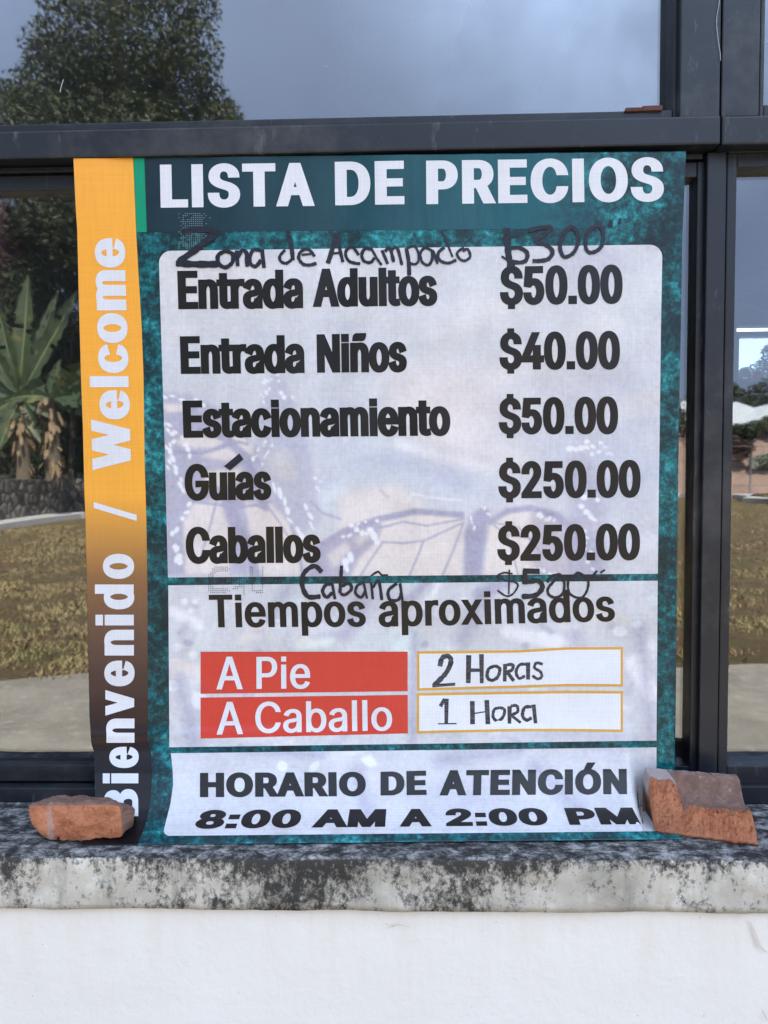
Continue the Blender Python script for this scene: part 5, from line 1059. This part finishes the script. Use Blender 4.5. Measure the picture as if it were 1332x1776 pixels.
# tall tree whose crown fills the upper left pane
rnd = random.Random(21); cl = []
L = 24.0
for (x, y, r) in ((205, 60, 130), (120, 150, 95), (300, 150, 95), (200, 180, 120), (60, 175, 62), (362, 185, 50), (180, -60, 150), (230, -170, 140), (200, -280, 110), (85, 85, 52), (325, 95, 60), (335, 20, 50), (35, 205, 60), (385, 225, 45), (210, 260, 170), (90, 260, 120), (330, 260, 100), (205, 330, 170), (15, 165, 35), (398, 200, 28)):
    p = mirrored(x, y, L + rnd.uniform(-2.0, 2.5)); cl.append((p, r / F_PX * L, .9))
base = mirrored(200, 700, L + .5); base.z = WH - .05
tree('evergreen_tree', base, cl, 64000, .085, M['leaf_olive'], 5, 'tall bushy olive green tree mirrored in the upper left pane', trunk=.45)
# dark undergrowth behind the banana plants
k = 0
for (x, y, r, L2, m_, lab) in ((20, 400, 95, 29, 'leaf_red', 'reddish dark bush mirrored in the top of the lower left pane'), (110, 440, 90, 27.5, 'leaf_dark', 'dark green bush mirrored beside the orange strip'), (10, 560, 90, 28, 'leaf_dark', 'dark green bush mirrored low behind the banana leaves'), (120, 620, 90, 30, 'leaf_dark', 'dark bush mirrored right of the banana stems'), (-120, 480, 120, 30, 'leaf_dark', 'dark bush standing left of the reddish bush'), (330, 560, 150, 33, 'leaf_dark', 'wide dark bush standing behind the end of the stone wall')):
    c = mirrored(x, y, L2); rr = r / F_PX * L2; base = Vector((c.x, c.y, WH - .05)); rnd = random.Random(50 + k)
    cls = [(c + Vector((rnd.uniform(-.7, .7), rnd.uniform(-.4, .4), rnd.uniform(-.8, .5))) * rr, rr * rnd.uniform(.5, .8), .8) for _ in range(7)] + [(Vector((c.x + rnd.uniform(-.5, .5) * rr, c.y, base.z + (c.z - base.z) * q)), rr * .7, .9) for q in (.15, .4, .65)]
    tree('shrub', base, cls, 11000, .10, M[m_], 70 + k, lab, 'bush', trunk=.12); k += 1
# a far wooded slope closing the view on the left
bm = bmesh.new(); rnd = random.Random(9)
cls = [(Vector((rnd.uniform(-75, 2), -58 + rnd.uniform(-6, 6), rnd.uniform(0, 13))), rnd.uniform(3.5, 6), .8) for _ in range(110)]
tag(from_bm('woodland', crown_bm(cls, 40000, .5, rnd), M['leaf_dark']), 'dark wooded slope far beyond the stone wall', 'woodland', kind='stuff')
def banana(base, leaves, seed, label, h_stem, dry=True):
    rnd = random.Random(seed); t = empty('banana_plant', base, label, 'plant', 'banana plants on the terrace')
    bm = bmesh.new(); topp = base + Vector((.05, 0, h_stem)); add_tube(bm, [base, base.lerp(topp, .5) + Vector((.04, 0, 0)), topp], [.22, .17, .10], 10)
    from_bm('stem', bm, simple('banana_stem', (.10, .075, .05), .9, 9, .4) if 'banana_stem' not in bpy.data.materials else bpy.data.materials['banana_stem'], t, True)
    for (ax, az, ln, wd, droop) in leaves:
        bm = bmesh.new(); dirv = Vector((math.sin(R(ax)) * math.cos(R(az)), math.cos(R(ax)) * .0 + rnd.uniform(-.25, .35), math.cos(R(ax)))).normalized()
        side = dirv.cross(Vector((0, 1, 0))).normalized(); nrm = side.cross(dirv)
        prev = None; N = 26; rib = bm.verts.layers.float_color.new('rib')
        for i in range(N + 1):
            s = i / N; c = topp + dirv * ln * s - Vector((0, 0, 1)) * droop * s * s * ln + Vector((dirv.x, 0, 0)) * droop * s * s * .5 * ln
            ww = wd * 1.25 * (math.sin(math.pi * min(1, max(0, (s - .06) / .94)) ** .75) ** .8 if s > .06 else .05) + .02
            j1, j2 = (1 - .35 * rnd.random() * (rnd.random() < .5) for _ in range(2))
            offs = (side * ww * j1 + nrm * ww * .4 - Vector((0, 0, .1 * ww * rnd.random())), side * ww * .12 + nrm * ww * .03, Vector((0, 0, 0)), -side * ww * .12 + nrm * ww * .03, -side * ww * j2 + nrm * ww * .4)
            r = [bm.verts.new(c + o_) for o_ in offs]
            for v_, k_ in zip(r, (0, .1, 1, .1, 0)): v_[rib] = (k_, 0, 0, 1)
            if prev:
                for q in range(4):
                    if q in (0, 3) and i > 3 and rnd.random() < .09: continue
                    bm.faces.new((prev[q], r[q], r[q + 1], prev[q + 1]))
            prev = r
        from_bm('leaf', bm, M['leaf_banana'], t, True)
    if dry:
        bm = bmesh.new()
        for k in range(70):
            a = rnd.uniform(0, 6.28); z = rnd.uniform(.2, 1) * h_stem; rr_ = rnd.uniform(.12, .34); c = base + Vector((math.cos(a) * rr_, math.sin(a) * rr_, z)); ln = rnd.uniform(.15, .55); wd = rnd.uniform(.02, .09)
            s = Vector((-math.sin(a), math.cos(a), 0)); o = Vector((math.cos(a), math.sin(a), 0))
            q = [c + s * wd, c - s * wd * .6, c - s * wd + o * .1 - Vector((0, 0, ln * .6)), c + o * .14 - Vector((0, 0, ln)), c + s * wd * .8 + o * .06 - Vector((0, 0, ln * .5))]
            bm.faces.new([bm.verts.new(p) for p in q])
        from_bm('dry_leaf', bm, simple('dry_leaf_tan', (.23, .16, .09), .9, 5, .8) if 'dry_leaf_tan' not in bpy.data.materials else bpy.data.materials['dry_leaf_tan'], t)
    return t
def banana_mat():
    t = NT('banana_leaf'); c = t.mix(t.noise(3, 5, .6), (.026, .046, .017), (.066, .094, .034)); c = t.mix(t.ramp(t.noise(1.6, 4), [(.56, 0.0), (.7, .7)]), c, (.26, .22, .05)); rb = t.n('ShaderNodeVertexColor', layer_name='rib'); c = t.mix(t.ramp(t.sep(rb.outputs[0])[0], [(.3, 0.0), (.9, .8)]), c, (.30, .31, .14)); return t.done(c, .4, t.bump(t.wave(8, 'Z'), .3, .02), .5)
M['leaf_banana'] = banana_mat()
LB = 22.0
bb = mirrored(34, 690, LB); hs = max(.9, bb.z - (WH - .05)); bb.z = WH - .05
banana(bb, [(-40, 0, 3.0, .22, .0), (-24, 0, 3.5, .25, .0), (-8, 0, 3.3, .20, .03), (8, 0, 3.6, .25, .0), (20, 0, 3.4, .16, .0), (33, 0, 3.7, .24, .02), (-60, 0, 2.6, .26, .2), (62, 0, 2.4, .24, .2), (105, 0, 1.2, .16, .35), (-112, 0, 1.7, .2, .35), (150, 0, 1.3, .14, .2), (-155, 0, 1.5, .2, .2)], 4, 'banana plant with upright torn green leaves, mirrored at the edge of the lower left pane', hs)
b2 = mirrored(88, 690, LB - .6); hs2 = max(.9, b2.z - (WH - .05)); b2.z = WH - .05
banana(b2, [(44, 0, 2.3, .24, .22), (64, 0, 2.6, .30, .22), (80, 0, 2.2, .26, .25), (-70, 0, 1.3, .16, .4), (14, 0, 1.2, .14, .05), (100, 0, 1.4, .2, .3)], 6, 'banana plant wrapped in hanging tan dry leaves, mirrored beside the orange strip', hs2)
# ---- right: tent-like greenhouse, banks, fence
rg = mirrored(1265, 738, 44); gz0 = rg.z
def ppx(x, y, L_): return mirrored(x, y, L_)
bm = bmesh.new(); prev = None; Lg = 46
for i, (xa, sag) in enumerate(((1180, 0), (1230, .25), (1275, 0), (1305, .3), (1335, 0), (1390, .3), (1440, 0))):
    p = ppx(xa, 693 + i * 1.5, Lg); pl = ppx(xa + 6, 733, Lg - 3)
    r = [bm.verts.new(v) for v in (Vector((pl.x, pl.y, pl.z - 3.0)), pl, p - Vector((0, 0, sag)), Vector((p.x + 1, p.y - 3, pl.z)), Vector((p.x + 1, p.y - 3, pl.z - 3.0)))]
    if prev:
        for k in range(4): bm.faces.new((prev[k], r[k], r[k + 1], prev[k + 1]))
    prev = r
tag(from_bm('greenhouse', bm, simple('greenhouse_film', (.42, .44, .43), .4, 2, .15)), 'low greenhouse of pale plastic film mirrored in the right pane', 'greenhouse')
bank_t = ppx(1290, 735, 42).z
bm = bmesh.new(); n_ = 60; rnd = random.Random(4)
rowsb = []
for j in range(9):
    v = j / 8; rowsb.append([bm.verts.new((4 + 40 * i / n_, -36.5 - 6 * v + .5 * noise.noise(Vector((i * .3, j, 1))), .05 + (bank_t) * (v ** .8) + .25 * noise.noise(Vector((i * .4, j * .7, 4))) * (v > .05))) for i in range(n_ + 1)])
for j in range(8):
    for i in range(n_): bm.faces.new((rowsb[j][i], rowsb[j][i + 1], rowsb[j + 1][i + 1], rowsb[j + 1][i]))
add = rowsb[-1]; far = [bm.verts.new((v.co.x, v.co.y - 25, v.co.z)) for v in add]
for i in range(n_): bm.faces.new((add[i], add[i + 1], far[i + 1], far[i]))
bmesh.ops.recalc_face_normals(bm, faces=bm.faces)
tag(from_bm('terrain', bm, simple('red_earth_bank', (.24, .16, .12), .95, 1.2, .45, .6, .1), None, True), kind='structure')
k = 0
for (x, y, r, L2, m_, lab) in ((1290, 745, 26, 40, 'leaf_dark', 'low dark bush on the earth bank below the greenhouse'), (1325, 735, 24, 40.5, 'leaf_olive', 'olive bush on the bank at the edge of the right pane'), (1278, 778, 22, 38, 'leaf_red', 'reddish scrub on the earth bank by the fence'), (1320, 800, 20, 37.5, 'leaf_pale', 'pale dry scrub at the foot of the bank'), (1200, 720, 60, 41, 'leaf_dark', 'dark bush mirrored in the narrow gap beside the banner'), (1300, 690, 40, 52, 'leaf_dark', 'dark hedge bush behind the greenhouse'), (1360, 680, 60, 54, 'leaf_olive', 'tall olive bush right of the greenhouse'), (1240, 672, 45, 53, 'leaf_dark', 'dark bush left of the greenhouse')):
    c = mirrored(x, y, L2); rr = r / F_PX * L2; base = Vector((c.x, c.y, max(0, c.z - rr * 1.1))); rnd = random.Random(90 + k)
    cls = [(c + Vector((rnd.uniform(-.8, .8), rnd.uniform(-.4, .4), rnd.uniform(-.6, .3))) * rr, rr * rnd.uniform(.4, .7), .7) for _ in range(6)]
    tree('shrub', base, cls, 1500, .13, M[m_], 170 + k, lab, 'bush', trunk=.05); k += 1
# wire fence before the bank
fn = empty('wire_fence', (10, -35, 0), 'wire fence on thin grey posts below the earth bank', 'fence')
M['post'] = simple('post_metal', (.12, .12, .12), .6, 10, .2)
xs = [mirrored(x, 800, 35).x for x in (1192, 1300, 1408)]
for x in xs:
    bm = bmesh.new(); add_tube(bm, [(x, -35, 0), (x, -35, 2.6)], .05, 8); from_bm('post', bm, M['post'], fn, True)
for z in (.5, 1.1, 1.7, 2.3):
    bm = bmesh.new(); add_tube(bm, [(xs[0] - 3, -35, z), (xs[-1] + 3, -35, z)], .012, 6); from_bm('wire', bm, M['post'], fn, True)
# trees behind the building, seen through the far window
k = 0
for (x, y, r, L2, lab) in ((1300, 652, 20, 18, 'pale grey green tree seen through the far window, left of the other'), (1346, 622, 44, 21, 'taller pale tree seen at the right of the far window')):
    c = at_y(x, y, L2); rr = r / F_PX * (L2 + 1); rnd = random.Random(300 + k); base = Vector((c.x, c.y, 0))
    cls = [(c + Vector((rnd.uniform(-1, 1), rnd.uniform(-.4, .4), rnd.uniform(-.9, .7))) * rr, rr * rnd.uniform(.3, .55), .8) for _ in range(8)]
    tree('garden_tree', base, cls, 2600, .06, M['leaf_pale'], 310 + k, lab, 'tree', 'trees behind the building', trunk=.1); k += 1
# a sheet of paper stuck inside the narrow pane gap
pa_, pb_ = at_y(1181, 572, .075), at_y(1214, 676, .075)
bm = bmesh.new(); add_box(bm, pa_.x, pb_.x, .075, .0755, pb_.z, pa_.z)
tag(from_bm('paper_notice', bm, simple('paper', (.55, .55, .52), .8, 20, .06)), 'small pale paper notice taped inside the glass just right of the banner', 'paper')
